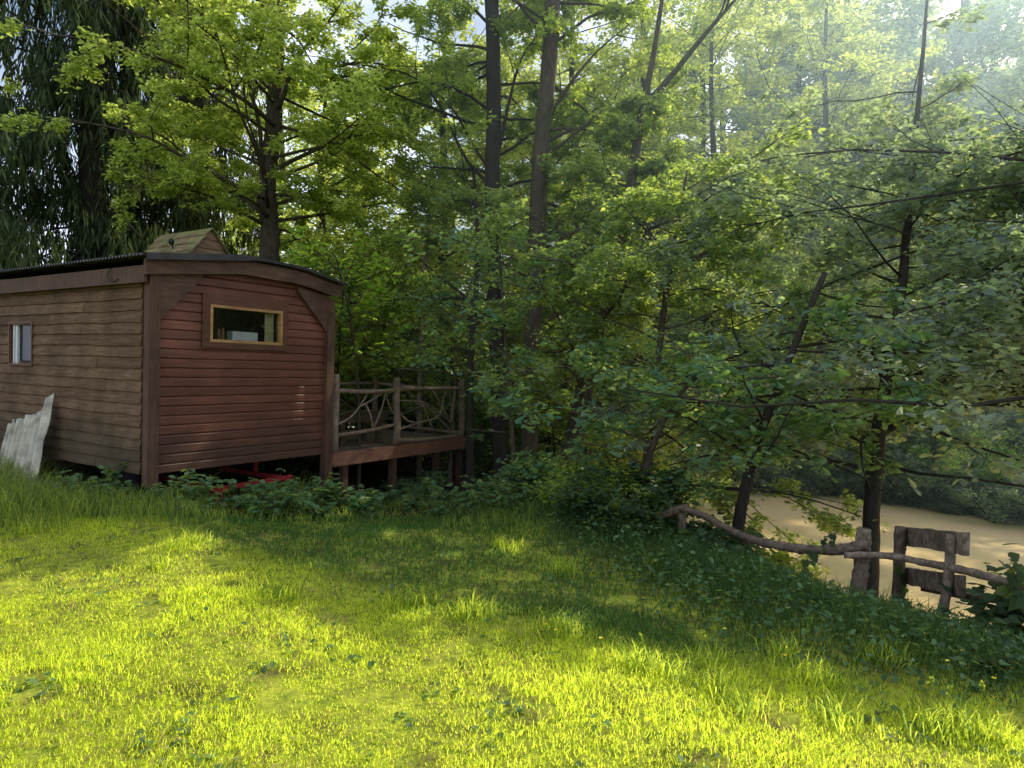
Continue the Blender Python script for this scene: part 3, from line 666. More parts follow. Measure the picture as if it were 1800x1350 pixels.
make_tree('alder_tree', 'dark straight alder trunk, left of the close pair in the middle',
          gpath([(888, 900, 12.8), (880, 800, 12.8), (873, 600, 12.8), (866, 340, 12.8), (868, 150, 12.8), (864, 0, 12.8), (862, -250, 12.8)]), .165, .12, 32, (.36, .98), 3.4, (0, 45), AL, 76, open_front=True, az=(-10, 40, 90, 140, 190),
          limbs=[[at(868, 330, 12.8), at(820, 280, 12.5), at(770, 180, 12.3), at(715, 130, 12.2), at(600, 110, 12)], [at(873, 280, 12.8), at(910, 120, 12.6), at(945, 60, 12.4)]], limb_r=.04, bark='bark_dark')
make_tree('alder_tree', 'dark alder trunk leaning slightly right, right of the close pair in the middle',
          gpath([(928, 880, 12.2), (932, 700, 12.2), (938, 560, 12.2), (944, 400, 12.2), (954, 230, 12.2), (968, 80, 12.2), (974, -60, 12.2), (980, -260, 12.2)]), .17, .13, 32, (.36, .98), 3.4, (0, 45), AL, 76, open_front=True, az=(-10, 40, 90, 140, 190),
          limbs=[[at(955, 220, 12.2), at(1000, 150, 12), at(1050, 90, 11.9), at(1110, 40, 11.8)]], limb_r=.04, bark='bark')
make_tree('forked_tree', 'thick leaning tree whose trunk forks high into two bare stems at the top centre right',
          gpath([(990, 900, 11.0), (1005, 800, 11), (1024, 700, 11), (1050, 580, 11), (1080, 470, 11.2), (1108, 330, 11.5), (1128, 200, 11.8), (1150, 90, 12), (1168, -30, 12.2)]), .20, .03, 36, (.28, .98), 3.2, (-5, 40), SH, 80,
          limbs=[[at(1128, 195, 11.8), at(1175, 140, 11.8), at(1240, 60, 11.8), at(1300, -10, 11.8), at(1330, -50, 11.8)], [at(1060, 540, 11.1), at(1130, 480, 10.8), at(1250, 440, 10.5), at(1370, 340, 10.3)]], limb_r=.07, bark='bark')
make_tree('leaning_tree', 'slim dark trunk standing behind the fence bend and leaning right under oak leaves',
          gpath([(1136, 960, 9.5), (1140, 800, 9.5), (1150, 700, 9.5), (1165, 560, 9.5), (1185, 430, 9.6), (1208, 300, 9.8)]), .10, .015, 30, (.28, .98), 3.0, (-5, 35), SH, 80, bark='bark')
make_tree('leaning_tree', 'thin trunk leaning right behind the sagging fence rail at the water',
          gpath([(1281, 1010, 7.0), (1296, 930, 7.0), (1312, 850, 7.0), (1335, 770, 7.0), (1360, 700, 7.1), (1400, 600, 7.2), (1450, 480, 7.4)]), .075, .03, 20, (.25, .98), 1.9, (-10, 25), OK_, 30, bark='bark_dark', twl=.4, nsec=4, ntw=4, zmin=.35)
make_tree('oak_tree', 'dark oak trunk beside the fence post leaning out with long low boughs over the pond',
          gpath([(1526, 1080, 7.9), (1532, 900, 7.9), (1540, 800, 7.9), (1553, 700, 7.9), (1578, 560, 8.0), (1592, 430, 8.7), (1608, 250, 9.9), (1625, 60, 11.6), (1632, -40, 12.4)]), .115, .018, 34, (.3, .98), 2.9, (-5, 30), ('leaf_blue', OAK, .10), 28, open_front=True,
          limbs=[[at(1556, 740, 7.9), at(1600, 705, 7.8), at(1680, 655, 7.7), at(1790, 610, 7.6)], [at(1552, 760, 7.9), at(1610, 735, 7.8), at(1700, 705, 7.7), at(1820, 700, 7.6)],
                 [at(1550, 720, 7.9), at(1480, 700, 7.9), at(1400, 730, 7.8), at(1310, 740, 7.8)], [at(1560, 640, 7.9), at(1490, 600, 7.9), at(1400, 610, 7.8), at(1290, 620, 7.8)]], limb_r=.04, bark='bark_dark', twl=.45, zmin=.4)
make_tree('oak_tree', 'large dark oak standing just outside the right edge, its crown hanging over the pond',
          [np.array([6.2, 5.0, -1.3]), np.array([6.5, 5.6, 1]), np.array([6.9, 6.4, 3.2]), np.array([7.2, 7.4, 5.4]), np.array([7.4, 8.4, 8.0])], .24, .10, 74, (.30, .98), 5.2, (-12, 30), ('leaf_blue', LEAF6, .09), 60,
          az=(70, 95, 115, 135, 150), bark='bark_dark', twl=.6, nsec=6, ntw=6, zmin=1.2, brf=.12)
make_tree('sapling', 'thin dark stem just right of the deck railing corner',
          gpath([(826, 880, 12.4), (826, 760, 12.4), (828, 620, 12.4), (840, 450, 12.6), (832, 300, 12.8)]), .085, .03, 12, (.35, .98), 1.7, (0, 40), AL, 24, bark='bark_dark', cat='sapling')
make_tree('sapling', 'bare pale reddish stem standing straight behind the deck railing',
          gpath([(737, 800, 14.4), (739, 660, 14.4), (744, 540, 14.4), (753, 390, 14.4), (757, 330, 14.4)]), .075, .045, 6, (.86, .99), 1.3, (10, 50), AL, 24, bark='bark_pale', cat='sapling')
make_tree('sapling', 'slender twiggy stem leaning right behind the right end of the deck',
          gpath([(792, 800, 14.2), (800, 660, 14.2), (812, 560, 14.2), (845, 430, 14.4)]), .06, .02, 10, (.3, .98), 1.3, (0, 50), SH, 20, bark='bark_pale', cat='sapling')
make_tree('oak_sapling', 'young oak with big bright lobed leaves in front of the paired trunks',
          gpath([(905, 900, 9.6), (900, 760, 9.6), (890, 620, 9.5), (880, 480, 9.4), (868, 380, 9.3)]), .035, .012, 16, (.25, .98), 1.4, (0, 40), ('leaf_oak', OAK, .115), 14, bark='bark', cat='sapling', twl=.45, nsec=4, ntw=3)
make_tree('oak_sapling', 'young oak with bright lime green leaves beside the right end of the cabin roof',
          gpath([(632, 760, 11.6), (625, 640, 11.6), (612, 540, 11.3), (590, 450, 11.0)]), .035, .012, 14, (.55, .98), .95, (5, 40), YO, 9, bark='bark', cat='sapling', twl=.4, nsec=4, ntw=3)
make_tree('oak_sapling', 'low spreading oak with teal lobed leaves just behind the left fence rail',
          gpath([(1110, 960, 7.4), (1120, 880, 7.4), (1150, 780, 7.3), (1190, 700, 7.2), (1250, 640, 7.1)]), .045, .015, 18, (.2, .98), 1.5, (-5, 30), ('leaf_oak', OAK, .095), 24, bark='bark', cat='sapling', twl=.45, nsec=4, ntw=4, zmin=.3)

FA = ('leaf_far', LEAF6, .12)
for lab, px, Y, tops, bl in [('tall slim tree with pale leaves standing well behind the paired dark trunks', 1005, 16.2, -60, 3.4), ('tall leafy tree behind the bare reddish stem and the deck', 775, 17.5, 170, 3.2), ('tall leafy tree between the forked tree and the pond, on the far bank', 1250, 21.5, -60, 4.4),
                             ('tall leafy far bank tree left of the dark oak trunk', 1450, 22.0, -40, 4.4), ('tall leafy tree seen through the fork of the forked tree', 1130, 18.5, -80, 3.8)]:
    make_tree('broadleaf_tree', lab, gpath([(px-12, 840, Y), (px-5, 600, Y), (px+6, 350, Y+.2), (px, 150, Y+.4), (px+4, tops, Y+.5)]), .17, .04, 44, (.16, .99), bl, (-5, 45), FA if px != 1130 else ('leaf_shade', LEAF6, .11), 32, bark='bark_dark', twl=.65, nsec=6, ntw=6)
# weeping conifers at the left
def conifer(label, px, Y, h, r_, seed, nb=44):
    global rng
    rng = np.random.default_rng(seed)
    b_ = at(px, 640, Y); b_[2] = float(hz(b_[0], b_[1]))-.05
    root = empty('weeping_conifer', b_, 0, label, 'conifer tree', 'dark weeping conifers behind the cabin')
    mb = MB(); mb.tube([(0, 0, 0), (0.02, 0, h*.3), (-.03, 0.05, h*.65), (0, 0, h)], [r_*1.2, r_, r_*.7, .03], 10, .6, .12)
    S = []
    for i in range(nb):
        f = .10+.88*(i/nb); a = i*2.4+rng.random()*.7; L = (3.1*(1-f)**.7+.5)*rng.uniform(.75, 1.15)
        P = limb((0, 0, h*f), (math.cos(a), math.sin(a), .22), L, 7, -.13, .05)
        mb.tube(P, np.linspace(.035, .008, 8), 5, .5)
        for q in range(int(26*L/2)):
            u = rng.uniform(.12, 1)*6.99; k = int(u); p = P[k]+(P[k+1]-P[k])*(u-k)
            side = rng.normal(0, .26, 3); side[2] = -abs(side[2])*.4; p = p+side
            nS = rng.integers(3, 8); 
            for j in range(nS): S.append(p+np.array([rng.normal(0, .03), rng.normal(0, .03), -j*.20*rng.uniform(.7, 1.1)]))
    mb.build('trunk', 'bark_dark', root, True)
    C = np.array(S); C = C[keep(C+b_)] if True else C
    n_ = len(C); C = np.repeat(C, 4, 0)+rng.normal(0, .05, (4*n_, 3))
    hd = np.stack([rng.normal(0, .28, 4*n_), rng.normal(0, .28, 4*n_), -np.ones(4*n_)], -1); nm = rng.normal(0, 1, (4*n_, 3))
    leaves('crown', C, rng.uniform(.18, .46, 4*n_), STRAND, 'needle', root, hd, tint=np.clip(rng.normal(.4, .3, 4*n_), 0, 1), normal=nm)
conifer('weeping conifer at the far left edge above the cabin roof', -30, 15.5, 17, .26, 1)
conifer('weeping conifer with a thick dark trunk left of the mossy roof lantern', 160, 16.5, 18, .34, 2)
conifer('weeping conifer with the bare dark trunk directly behind the roof lantern', 222, 17.4, 18, .30, 3)
conifer('weeping conifer half hidden behind the stout grey broadleaf trunk', 345, 19, 17, .26, 4)
rng = np.random.default_rng(99)

# bushes filling the understorey, copies of two models
def bush_model(name, label, h, spread, leaf, seed, n_stem=8, lpt=22, group=None, cat='bush', tw=.4):
    random.seed(seed)
    root = empty(name, (0, 0, 0), 0, label, cat, group); mb = MB(); tw_ = []
    for i in range(n_stem):
        a = i*2.4; d = np.array([math.cos(a)*spread, math.sin(a)*spread, 1.0])
        S = limb((.1*math.cos(a), .1*math.sin(a), -.1), d, h*random.uniform(.7, 1.1), 7, .02, .10); mb.tube(S, np.linspace(.028, .008, 8), 5)
        for q in range(13):
            u = random.uniform(.08, 1)*6.99; k = int(u); p = S[k]+(S[k+1]-S[k])*(u-k)
            B = limb(p, perp_dir(S[k+1]-S[k], R(random.uniform(40, 85)))+np.array([0, 0, .1]), h*random.uniform(.16, .34), 4, -.03, .15); mb.tube(B, np.linspace(.010, .004, 5), 4)
            for z_ in range(6):
                u2 = random.uniform(.1, 1)*3.99; k2 = int(u2); p2 = B[k2]; d2 = perp_dir(B[k2+1]-B[k2], R(random.uniform(10, 70)))
                tw_.append((p2, p2+d2*random.uniform(.4, 1.2)*tw))
    mb.build('trunk', 'bark_dark', root, True)
    A = np.array([x[0] for x in tw_]); B = np.array([x[1] for x in tw_])
    C = (A[:, None]+(B-A)[:, None]*rng.random((len(A), lpt, 1))+rng.normal(0, .06, (len(A), lpt, 3))).reshape(-1, 3)
    C = C[C[:, 2] > .02]
    leaves('crown', C, leaf[2]*rng.uniform(.6, 1.25, len(C)), leaf[1], leaf[0], root, tint=np.clip(rng.normal(.45, .28, len(C)), 0, 1))
    return root
G1 = 'leafy understorey bushes behind the deck and tree trunks'
b1 = bush_model('understorey_bush', 'tall leafy green bush filling the gaps behind the deck and the tree trunks', 4.6, .42, ('leaf_far', LEAF6, .09), 11, 9, 24, G1, tw=.5)
b2 = bush_model('understorey_bush', 'tall leafy green bush filling the gaps behind the deck and the tree trunks', 3.8, .55, SH, 12, 9, 24, G1, tw=.5)
first = {id(b1): True, id(b2): True}
def put(model, x, y, rz, sc, z=None):
    o = model if first.pop(id(model), False) else copy_tree(model)
    o.location = (float(x), float(y), float(hz(x, y))-.05 if z is None else z); o.rotation_euler = (0, 0, rz); o.scale = (sc, sc, sc); return o
for i, (px, Y, s_) in enumerate([(610, 16.5, 1.15), (690, 17.5, 1.2), (765, 17.2, 1.25), (660, 21, 1.6), (830, 16, 1.1), (905, 16.5, 1.2), (965, 15.2, 1.05), (1040, 14.6, 1.1), (1000, 18.5, 1.5), (880, 20, 1.5), (760, 22, 1.6),
                                  (560, 18, 1.3), (1085, 13.2, .8), (520, 20, 1.35), (1110, 16.5, .75), (830, 15, .8), (955, 13.6, .5), (730, 18, 1.0)]):
    p = at(px, 650, Y); put((b1, b2)[i % 2], p[0], p[1], i*1.3, s_)

# tall trees beyond: copies of three models
random.seed(5); G2 = 'tall trees of the wood beyond the bushes and the pond'
LB = 'tall leafy tree in the wood beyond the bushes and the pond'
def wood_model(h, leaf, seed, nb=30, bl=3.6):
    random.seed(seed)
    t = make_tree('woodland_tree', LB, [np.array([0, 0, -.2]), np.array([.2, .1, h*.35]), np.array([-.1, .2, h*.7]), np.array([.1, 0, h])], .20, .05, nb, (.14, .97), bl, (-5, 40), leaf, 20, filt=False, nsec=5, ntw=6, twl=.8, group=G2, bark='bark_dark')
    return t
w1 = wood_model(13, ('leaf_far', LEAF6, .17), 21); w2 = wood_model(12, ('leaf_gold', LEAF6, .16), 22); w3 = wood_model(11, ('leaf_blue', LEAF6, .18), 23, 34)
for w_ in (w1, w2, w3): first[id(w_)] = True
spots = [(560, 24, w2, 1.0), (640, 27, w1, .95), (720, 30, w2, .8), (790, 25, w1, .75), (860, 23, w1, .95), (930, 22, w2, .95), (1000, 24, w1, 1.0), (1070, 21, w3, .95), (1140, 24, w2, 1.0), (1090, 30, w1, 1.2), (1210, 27, w1, 1.05),
         (1280, 25, w2, .65), (1350, 28, w3, .72), (1420, 30, w3, 1.15), (1490, 27, w3, 1.0), (1560, 31, w3, 1.2), (1640, 28, w3, 1.05), (1720, 32, w3, 1.2), (1790, 28, w3, 1.1), (1860, 31, w3, 1.25), (1930, 27, w3, 1.2),
         (480, 28, w1, 1.1), (400, 33, w2, .8), (950, 36, w1, 1.4), (1250, 38, w3, 1.4), (1460, 40, w3, 1.5), (1680, 40, w3, 1.5), (750, 40, w1, 1.1), (550, 38, w1, 1.3), (1310, 52, w1, 2.0), (1440, 54, w3, 1.3), (1580, 55, w1, 1.25), (1700, 54, w3, 1.3), (1390, 47, w1, 1.1)]
for i, (px, Y, m_, s_) in enumerate(spots):
    far = 1380 < px < 1880
    if far: Y = 42+(i*3) % 7
    p = at(px, 650, Y); put(m_, p[0], p[1], i*1.7, s_*(1.75 if far else 1.2 if px > 1150 else 1.0))

for i, px in enumerate(range(1120, 2000, 52)):
    p = at(px, 650, 23+4*((i*7) % 3)); o = put((b2, b1)[i % 2], p[0], p[1], i*1.9, (.75+.1*(i % 3)) if px > 1330 else 1.25+.2*(i % 3))
    o['label'] = 'shaded bush in the understorey of the wood beyond the pond'; o['group'] = 'understorey bushes of the wood beyond the pond'
# low bushes on the far bank
G3 = 'low bushes along the far bank of the pond'
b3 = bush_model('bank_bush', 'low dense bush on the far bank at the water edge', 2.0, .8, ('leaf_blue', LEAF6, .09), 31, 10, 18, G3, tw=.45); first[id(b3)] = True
for i, (px, Y, s_) in enumerate([(1250, 19, .9), (1320, 18.6, 1.0), (1385, 18.3, .9), (1450, 18.2, .95), (1510, 18.4, 1.0), (1575, 18.3, .9), (1640, 17.6, 1.0), (1760, 18.5, .7), (1830, 17.8, .9), (1890, 18, 1.0), (1180, 18, 1.0)]):
    p = at(px, 650, Y); put(b3, p[0], p[1], i*2.1, s_)
for i, px in enumerate(range(1230, 1960, 38)):
    d_ = ray(px, 660); q = d_[0]/d_[1]; Y = (13.3+.25*(i % 3)+.692*7.6)/(.722*q+.692); put(b3, q*Y, Y, i*1.37, .42+.12*(i % 4))
bb = bush_model('willow_bush', 'pale rounded willow bush at the far water edge right of the oak trunk', 1.9, .6, ('leaf_young', LEAF4, .07), 33, 9, 22, tw=.4)
p = at(1688, 650, 16.4); bb.location = (p[0], p[1], float(hz(p[0], p[1]))-.05)
bb = bush_model('bank_bush', 'yellow lit bush at the near water edge behind the leaning trunk', 1.15, .55, ('leaf_gold', LEAF6, .07), 34, 7, 18, tw=.28)
p = at(1325, 650, 8.6); bb.location = (p[0], p[1], float(hz(p[0], p[1]))-.05)
# near undergrowth bushes: each on its own
def one_bush(name, lab, px, Y, h, sp, leaf, seed, n_=7, lpt=16, tw=.3):
    o = bush_model(name, lab, h, sp, leaf, seed, n_, lpt, tw=tw); p = at(px, 650, Y); o.location = (p[0], p[1], float(hz(p[0], p[1]))-.05); return o
one_bush('bank_bush', 'dark dense bush at the left end of the log fence', 1110, 6.9, .75, .8, ('ivy', LEAF6, .07), 41, 9, 20)
one_bush('bank_bush', 'bush with pale sunlit leaves below the leaning thick trunk', 985, 8.2, .62, .7, ('herb', ROUND, .075), 42, 7, 14)
one_bush('bank_bush', 'bush with dry brownish leaves left of the fence bend', 1050, 7.6, .65, .7, ('leaf_gold', LEAF6, .06), 43, 7, 14)
one_bush('bank_bush', 'shaded bush between the deck stilts and the tree trunks', 900, 9.4, .42, .8, ('herb', LEAF6, .07), 44, 8, 16)
one_bush('bank_bush', 'ivy covered bush at the foot of the thin fence post', 1235, 6.3, .34, 1.1, ('ivy', HEART, .07), 45, 6, 9)
one_bush('bank_bush', 'dark leafy bush under the right end of the deck', 735, 12.6, .45, .9, ('leaf_shade', LEAF6, .08), 46, 8, 14)
one_bush('bank_bush', 'bush at the far right edge leaning over the fence rail', 1850, 4.5, .6, .4, ('ivy', HEART, .08), 47, 4, 4)

# bramble and nettle plants in front of the cabin
def herb_plant(name, lab, px, Y, h, leaf, seed, n_=6, cat='plant', group=None, per=9, spread=.55, dz=0):
    random.seed(seed); p = at(px, 650, Y); b_ = np.array([p[0], p[1], float(hz(p[0], p[1]))-.02+dz])
    root = empty(name, b_, 0, lab, cat, group); mb = MB(); C = []; H = []
    for i in range(n_):
        a = random.uniform(0, 6.28); d = np.array([math.cos(a)*spread, math.sin(a)*spread, 1])
        S = limb((random.uniform(-.06, .06), random.uniform(-.06, .06), 0), d, h*random.uniform(.7, 1.25), 7, -.09, .08); mb.tube(S, np.linspace(.006, .002, 8), 5)
        for q in range(per):
            u = random.uniform(.25, 1)*6.99; k = int(u); pt = S[k]+(S[k+1]-S[k])*(u-k); aa = random.uniform(0, 6.28)
            for j in range(3):
                C.append(pt); H.append((math.cos(aa+(j-1)*.9), math.sin(aa+(j-1)*.9), random.uniform(-.4, .3)))
    mb.build('stem', 'bark', root, True)
    C = np.array(C); leaves('foliage', C, leaf[2]*rng.uniform(.6, 1.2, len(C)), leaf[1], leaf[0], root, np.array(H), .35, np.clip(rng.normal(.6, .3, len(C)), 0, 1)); return root
BR = ('herb', ROUND, .085)
for px, Y, h, lab, sd in [(410, 7.9, .62, 'bramble with broad pale leaves in front of the red chassis bar', 1), (230, 8.0, .62, 'bramble arching up against the cabin corner post', 2), (300, 7.7, .42, 'low bramble just right of the cabin corner post', 3),
                          (470, 7.7, .40, 'low bramble under the right end of the red bar', 4), (600, 8.6, .42, 'bramble with bright round leaves under the deck beam', 5), (540, 8.3, .55, 'dark bramble at the foot of the right corner post', 6),
                          (680, 9.2, .34, 'bramble clump below the middle of the deck', 7), (745, 9.6, .36, 'bramble with white lit leaves below the deck corner', 8), (350, 7.2, .25, 'creeping bramble at the lawn edge before the red bar', 9),
                          (640, 7.9, .4, 'nettle clump on the shaded lawn edge below the deck', 10), (810, 8.4, .6, 'nettle clump right of the deck at the lawn edge', 11), (900, 7.7, .5, 'leafy plant at the lawn edge left of the pale bush', 12)]:
    herb_plant('bramble' if 'bramble' in lab else 'nettle' if 'nettle' in lab else 'leafy_plant', lab, px, Y, h, BR if sd % 3 else ('herb', LEAF6, .09), sd, 7 if h > .3 else 4)
for px, Y, h, lab, sd in [(1400, 5.5, .22, 'nettle in front of the sagging rail left of the fat fence post', 21), (1560, 4.8, .2, 'nettle between the fat fence post and the bench', 22), (1730, 4.2, .25, 'nettle right of the bench post', 23),
                          (1290, 5.8, .25, 'nettle at the foot of the leaning trunk', 24), (1620, 4.2, .16, 'low dark plant in front of the bench', 25), (1760, 3.7, .16, 'low dark plant at the lower right edge', 26), (1480, 4.7, .16, 'low dark plant before the fat fence post', 27)]:
    herb_plant('nettle' if 'nettle' in lab else 'leafy_plant', lab, px, Y, h, ('ivy', LEAF6, .075), sd, 6)
for i, (px, Y, h) in enumerate([(130, 8.1, .5), (175, 8.3, .6), (330, 7.9, .5), (500, 7.9, .45), (560, 7.7, .36), (660, 8.4, .22), (730, 8.8, .22), (770, 8.2, .22), (790, 9.2, .22), (840, 7.9, .45), (880, 8.5, .5), (930, 8.0, .5), (480, 8.3, .5), (575, 9.0, .45), (640, 9.4, .22), (710, 10.0, .22), (780, 10.4, .22)]):
    herb_plant('nettle', 'shaded nettle in the weed strip between the lawn and the cabin and deck', px, Y, h, (('herb', LEAF6, .085), BR, ('leaf_shade', LEAF6, .09))[i % 3], 60+i, 8, group='nettles and weeds in front of the cabin and deck', spread=.4)
# climbing vines
def vine(lab, pts, nl, seed, sz=.075):
    random.seed(seed); P = spline([at(*p) for p in pts], 8); b_ = P[-1].copy(); root = empty('climbing_vine', b_, 0, lab, 'vine')
    mb = MB(); mb.tube(P-b_, .004, 5); mb.build('stem', 'bark', root)
    k = rng.integers(0, len(P), nl); C = P[k]-b_+rng.normal(0, .02, (nl, 3)); H = np.stack([rng.normal(0, .6, nl), rng.normal(0, .3, nl), -rng.uniform(.4, 1.2, nl)], -1)
    leaves('foliage', C, sz*rng.uniform(.6, 1.15, nl), HEART, 'ivy', root, H, normal=np.stack([rng.normal(0, .4, nl), -np.ones(nl), rng.normal(.3, .3, nl)], -1))
vine('heart leaved vine hanging from the rail right of the leaning trunk', [(1310, 945, 5.95), (1325, 980, 5.95), (1335, 1020, 5.95), (1330, 1050, 5.95)], 20, 1)
vine('heart leaved vine strand with few leaves between the leaning trunk and the fat post', [(1430, 970, 5.65), (1418, 1000, 5.65), (1408, 1030, 5.65), (1400, 1060, 5.65)], 11, 2)
vine('small vine sprig rising above the rail near the fat post', [(1478, 940, 5.5), (1462, 938, 5.55), (1450, 950, 5.55), (1448, 966, 5.55)], 9, 3, .055)
vine('vine climbing the left bench post', [(1592, 950, 5.7), (1586, 1000, 5.66), (1590, 1040, 5.66), (1570, 1060, 5.66), (1585, 1090, 5.66)], 26, 4, .06)
vine('heart leaved vine growing up at the right edge of the view', [(1780, 990, 4.35), (1790, 1010, 4.3), (1778, 1040, 4.3), (1800, 1080, 4.3)], 22, 5, .075)

# ------------------------------------------------------------------ grass and ground cover
def in_cabin(P):
    q = P[:, :2]-C0[:2]; x = q@ex[:2]; y = q@ey[:2]; return (x > -.02) & (y > .1) & (x < 2.9)
def scatter(n_, y0, y1, pw=1.0):
    y = y0+(y1-y0)*rng.random(n_)**pw; x = (rng.random(n_)*2-1)*(.86*y+.3); return np.stack([x, y], -1)
def patch(x, y):
    return .5+.25*np.sin(1.7*x+.6*y+1)*np.sin(1.3*y-.5*x)+.25*np.sin(4.1*x+2.2*y)*np.sin(3.7*y-1.1*x+2)
def blades(name, G, h, wd, mat, lab, lean=.5, tint=None, bend=.6):
    n_ = len(G); z = hz(G[:, 0], G[:, 1]); B = np.stack([G[:, 0], G[:, 1], z-.01], -1)
    a = rng.random(n_)*2*math.pi; d = np.stack([np.cos(a), np.sin(a), np.zeros(n_)], -1); s_ = np.stack([-np.sin(a), np.cos(a), np.zeros(n_)], -1)
    # width direction turned broadside to the sun with random spread, to brighten the lawn
    tw_ = math.pi-SAZ*0+rng.normal(0, .8, n_)-SAZ; s_ = np.stack([np.cos(tw_), np.sin(tw_), np.zeros(n_)], -1)
    h = h[:, None]; le = (lean*rng.uniform(.2, 1.3, n_))[:, None]
    M = B+d*h*le*.35+np.array([0, 0, 1])*h*.6; T = B+d*h*le*(1+bend*.4)+np.array([0, 0, 1])*h*(1-.35*le)
    wv = (wd*np.ones(n_))[:, None]
    V = np.stack([B-s_*wv*.5, B+s_*wv*.5, M+s_*wv*.42, M-s_*wv*.42, T], 1)
    L = (np.array([0, 1, 2, 3, 3, 2, 4])[None]+(np.arange(n_)*5)[:, None]).ravel()
    t = rng.random(n_) if tint is None else tint
    return tag(mesh_np(name, V.reshape(-1, 3), L, np.tile([4, 3], n_), mat, None, np.repeat(t, 5)), lab, kind='stuff')
EDX = [-200, 0, 150, 300, 420, 700, 900, 1000, 1120, 1300, 1500, 1800, 2000]
G = np.vstack([scatter(100000, 2.2, 4.6), scatter(110000, 4.0, 8.2, .8)])
s_ = bank_s(G[:, 0], G[:, 1]); p_ = patch(G[:, 0], G[:, 1])
bare = np.sin(5.3*G[:, 0]+1.1)*np.sin(6.1*G[:, 1]+.7)+.6*np.sin(11*G[:, 0]-3*G[:, 1])*np.sin(9*G[:, 1]+2)
px, py, _ = project(np.c_[G, hz(G[:, 0], G[:, 1])])
weed = np.clip((np.interp(px, EDX, [880, 880, 870, 885, 890, 900, 940, 1005, 1095, 1170, 1220, 1280, 1330])-py)/45, 0, 1)
k = (rng.random(len(G)) > .85*weed) & (s_ < -.2+.35*rng.random(len(G))) & ~in_cabin(np.c_[G, G[:, 0]]) & ~((bare > .82) & (rng.random(len(G)) < .85))
G = G[k]; p_ = p_[k]; painted_shade = sst(-.1, .8, G[:, 1]-np.interp(G[:, 0], [-5, -3.2, -2.6, -.7, .85, 2.25], [6.6, 6.2, 5.5, 4.25, 3.5, 3.15]))
blades('lawn_grass', G, (.02+.042*p_)*rng.uniform(.4, 1.5, len(G))*(1+.35*painted_shade), .0028+.0007*G[:, 1], 'grass', 'short sunlit lawn grass', .75, np.clip(p_*.35+rng.normal(.62, .22, len(G))-.98*painted_shade, 0, 1))  # tree shade put into the blade tint beyond the lit edge; blades longer too
G = scatter(26000, 2.2, 6.5); k = (patch(G[:, 0]*1.9+5, G[:, 1]*2.3)+rng.normal(0, .15, len(G)) > .5) & (bank_s(G[:, 0], G[:, 1]) < -.4); G = G[k]
blades('dry_grass', G, rng.uniform(.015, .06, len(G)), .004+.0006*G[:, 1], 'straw', 'dry straw coloured grass blades in the lawn', 1.1)
# tall grass: under the cabin side, lawn edge and bank
G = scatter(150000, 2.6, 11, .85); s_ = bank_s(G[:, 0], G[:, 1]); px, py, _ = project(np.c_[G, hz(G[:, 0], G[:, 1])])
edge = np.interp(px, [-200, 0, 150, 300, 420, 700, 900, 1000, 1120, 1300, 1500, 1800, 2000], [985, 965, 950, 935, 930, 930, 950, 1000, 1070, 1150, 1200, 1260, 1310])
dep = (edge-py)/60
pr = np.clip(dep, 0, 1); cl = patch(G[:, 0]*2.1, G[:, 1]*2.3)
k = (rng.random(len(G)) < pr*(.25+.9*cl)) & ~in_cabin(np.c_[G, G[:, 0]]) & (s_ < 3) & ~((px > 1180) & (s_ > .45))
G = G[k]; px = px[k]; dep = np.clip(dep[k], 0, 2.5)*np.where((px > 540) & (px < 840) & (G[:, 1] > 8.2), .45, 1); q = (1+.75*(1-sst(300, 420, px)))*(1-.25*sst(950, 1150, px))*(1+.25*sst(380, 480, px)*(1-sst(850, 950, px)))
blades('tall_grass', G, (.07+.13*np.minimum(dep, 1.6))*rng.uniform(.5, 1.45, len(G))*q, .004+.0006*G[:, 1], 'tall_grass', 'tall rough grass along the cabin and down the pond bank', .7, np.clip(rng.random(len(G))-.75*sst(850, 1050, px), 0, 1))
# clumps of longer grass poking out of the lawn
pts = []
for px_, py_ in ((490, 1050), (505, 1060), (700, 1065), (820, 1085), (840, 1080), (740, 1060), (990, 1110), (1110, 1165), (1130, 1175), (1180, 1190), (1270, 1215), (1420, 1190), (1450, 1195), (960, 1110), (1640, 1280), (1660, 1270), (340, 960), (300, 970), (50, 940), (880, 960), (900, 970), (990, 1000), (1240, 1160), (1380, 1150), (1550, 1170), (1300, 1250), (1480, 1265), (280, 1000), (1720, 1290)):
    c = at_z(px_, py_, 0); pts.append(c[:2]+rng.normal(0, .06, (95, 2)))
G = np.vstack(pts)
blades('grass_tufts', G, rng.uniform(.06, .19, len(G)), .0065, 'grass', 'longer grass tufts poking out of the lawn', .8)
# leafy ground cover on the bank and lawn edge
G = scatter(100000, 2.7, 12.5, .8); px, py, _ = project(np.c_[G, hz(G[:, 0], G[:, 1])]); s_ = bank_s(G[:, 0], G[:, 1])
edge2 = np.interp(px, [-200, 0, 150, 300, 420, 700, 900, 1000, 1120, 1300, 1500, 1800, 2000], [900, 900, 890, 905, 905, 905, 930, 995, 1085, 1165, 1215, 1275, 1320])
dep = np.clip((edge2-py)/50, 0, 2)
k = (rng.random(len(G)) < dep*(.3+.7*patch(G[:, 0]*3, G[:, 1]*3))) & ~in_cabin(np.c_[G, G[:, 0]]) & (s_ < 2.8) & ~((px > 1180) & (s_ > .4)); G = G[k]; dep = dep[k]
C = np.c_[G, hz(G[:, 0], G[:, 1])+rng.uniform(.0, 1, len(G))**1.4*np.clip(dep, .2, 1.3)*np.where(px[k] > 1100, .14, np.where((px[k] > 560) & (px[k] < 830), .16, .2))]
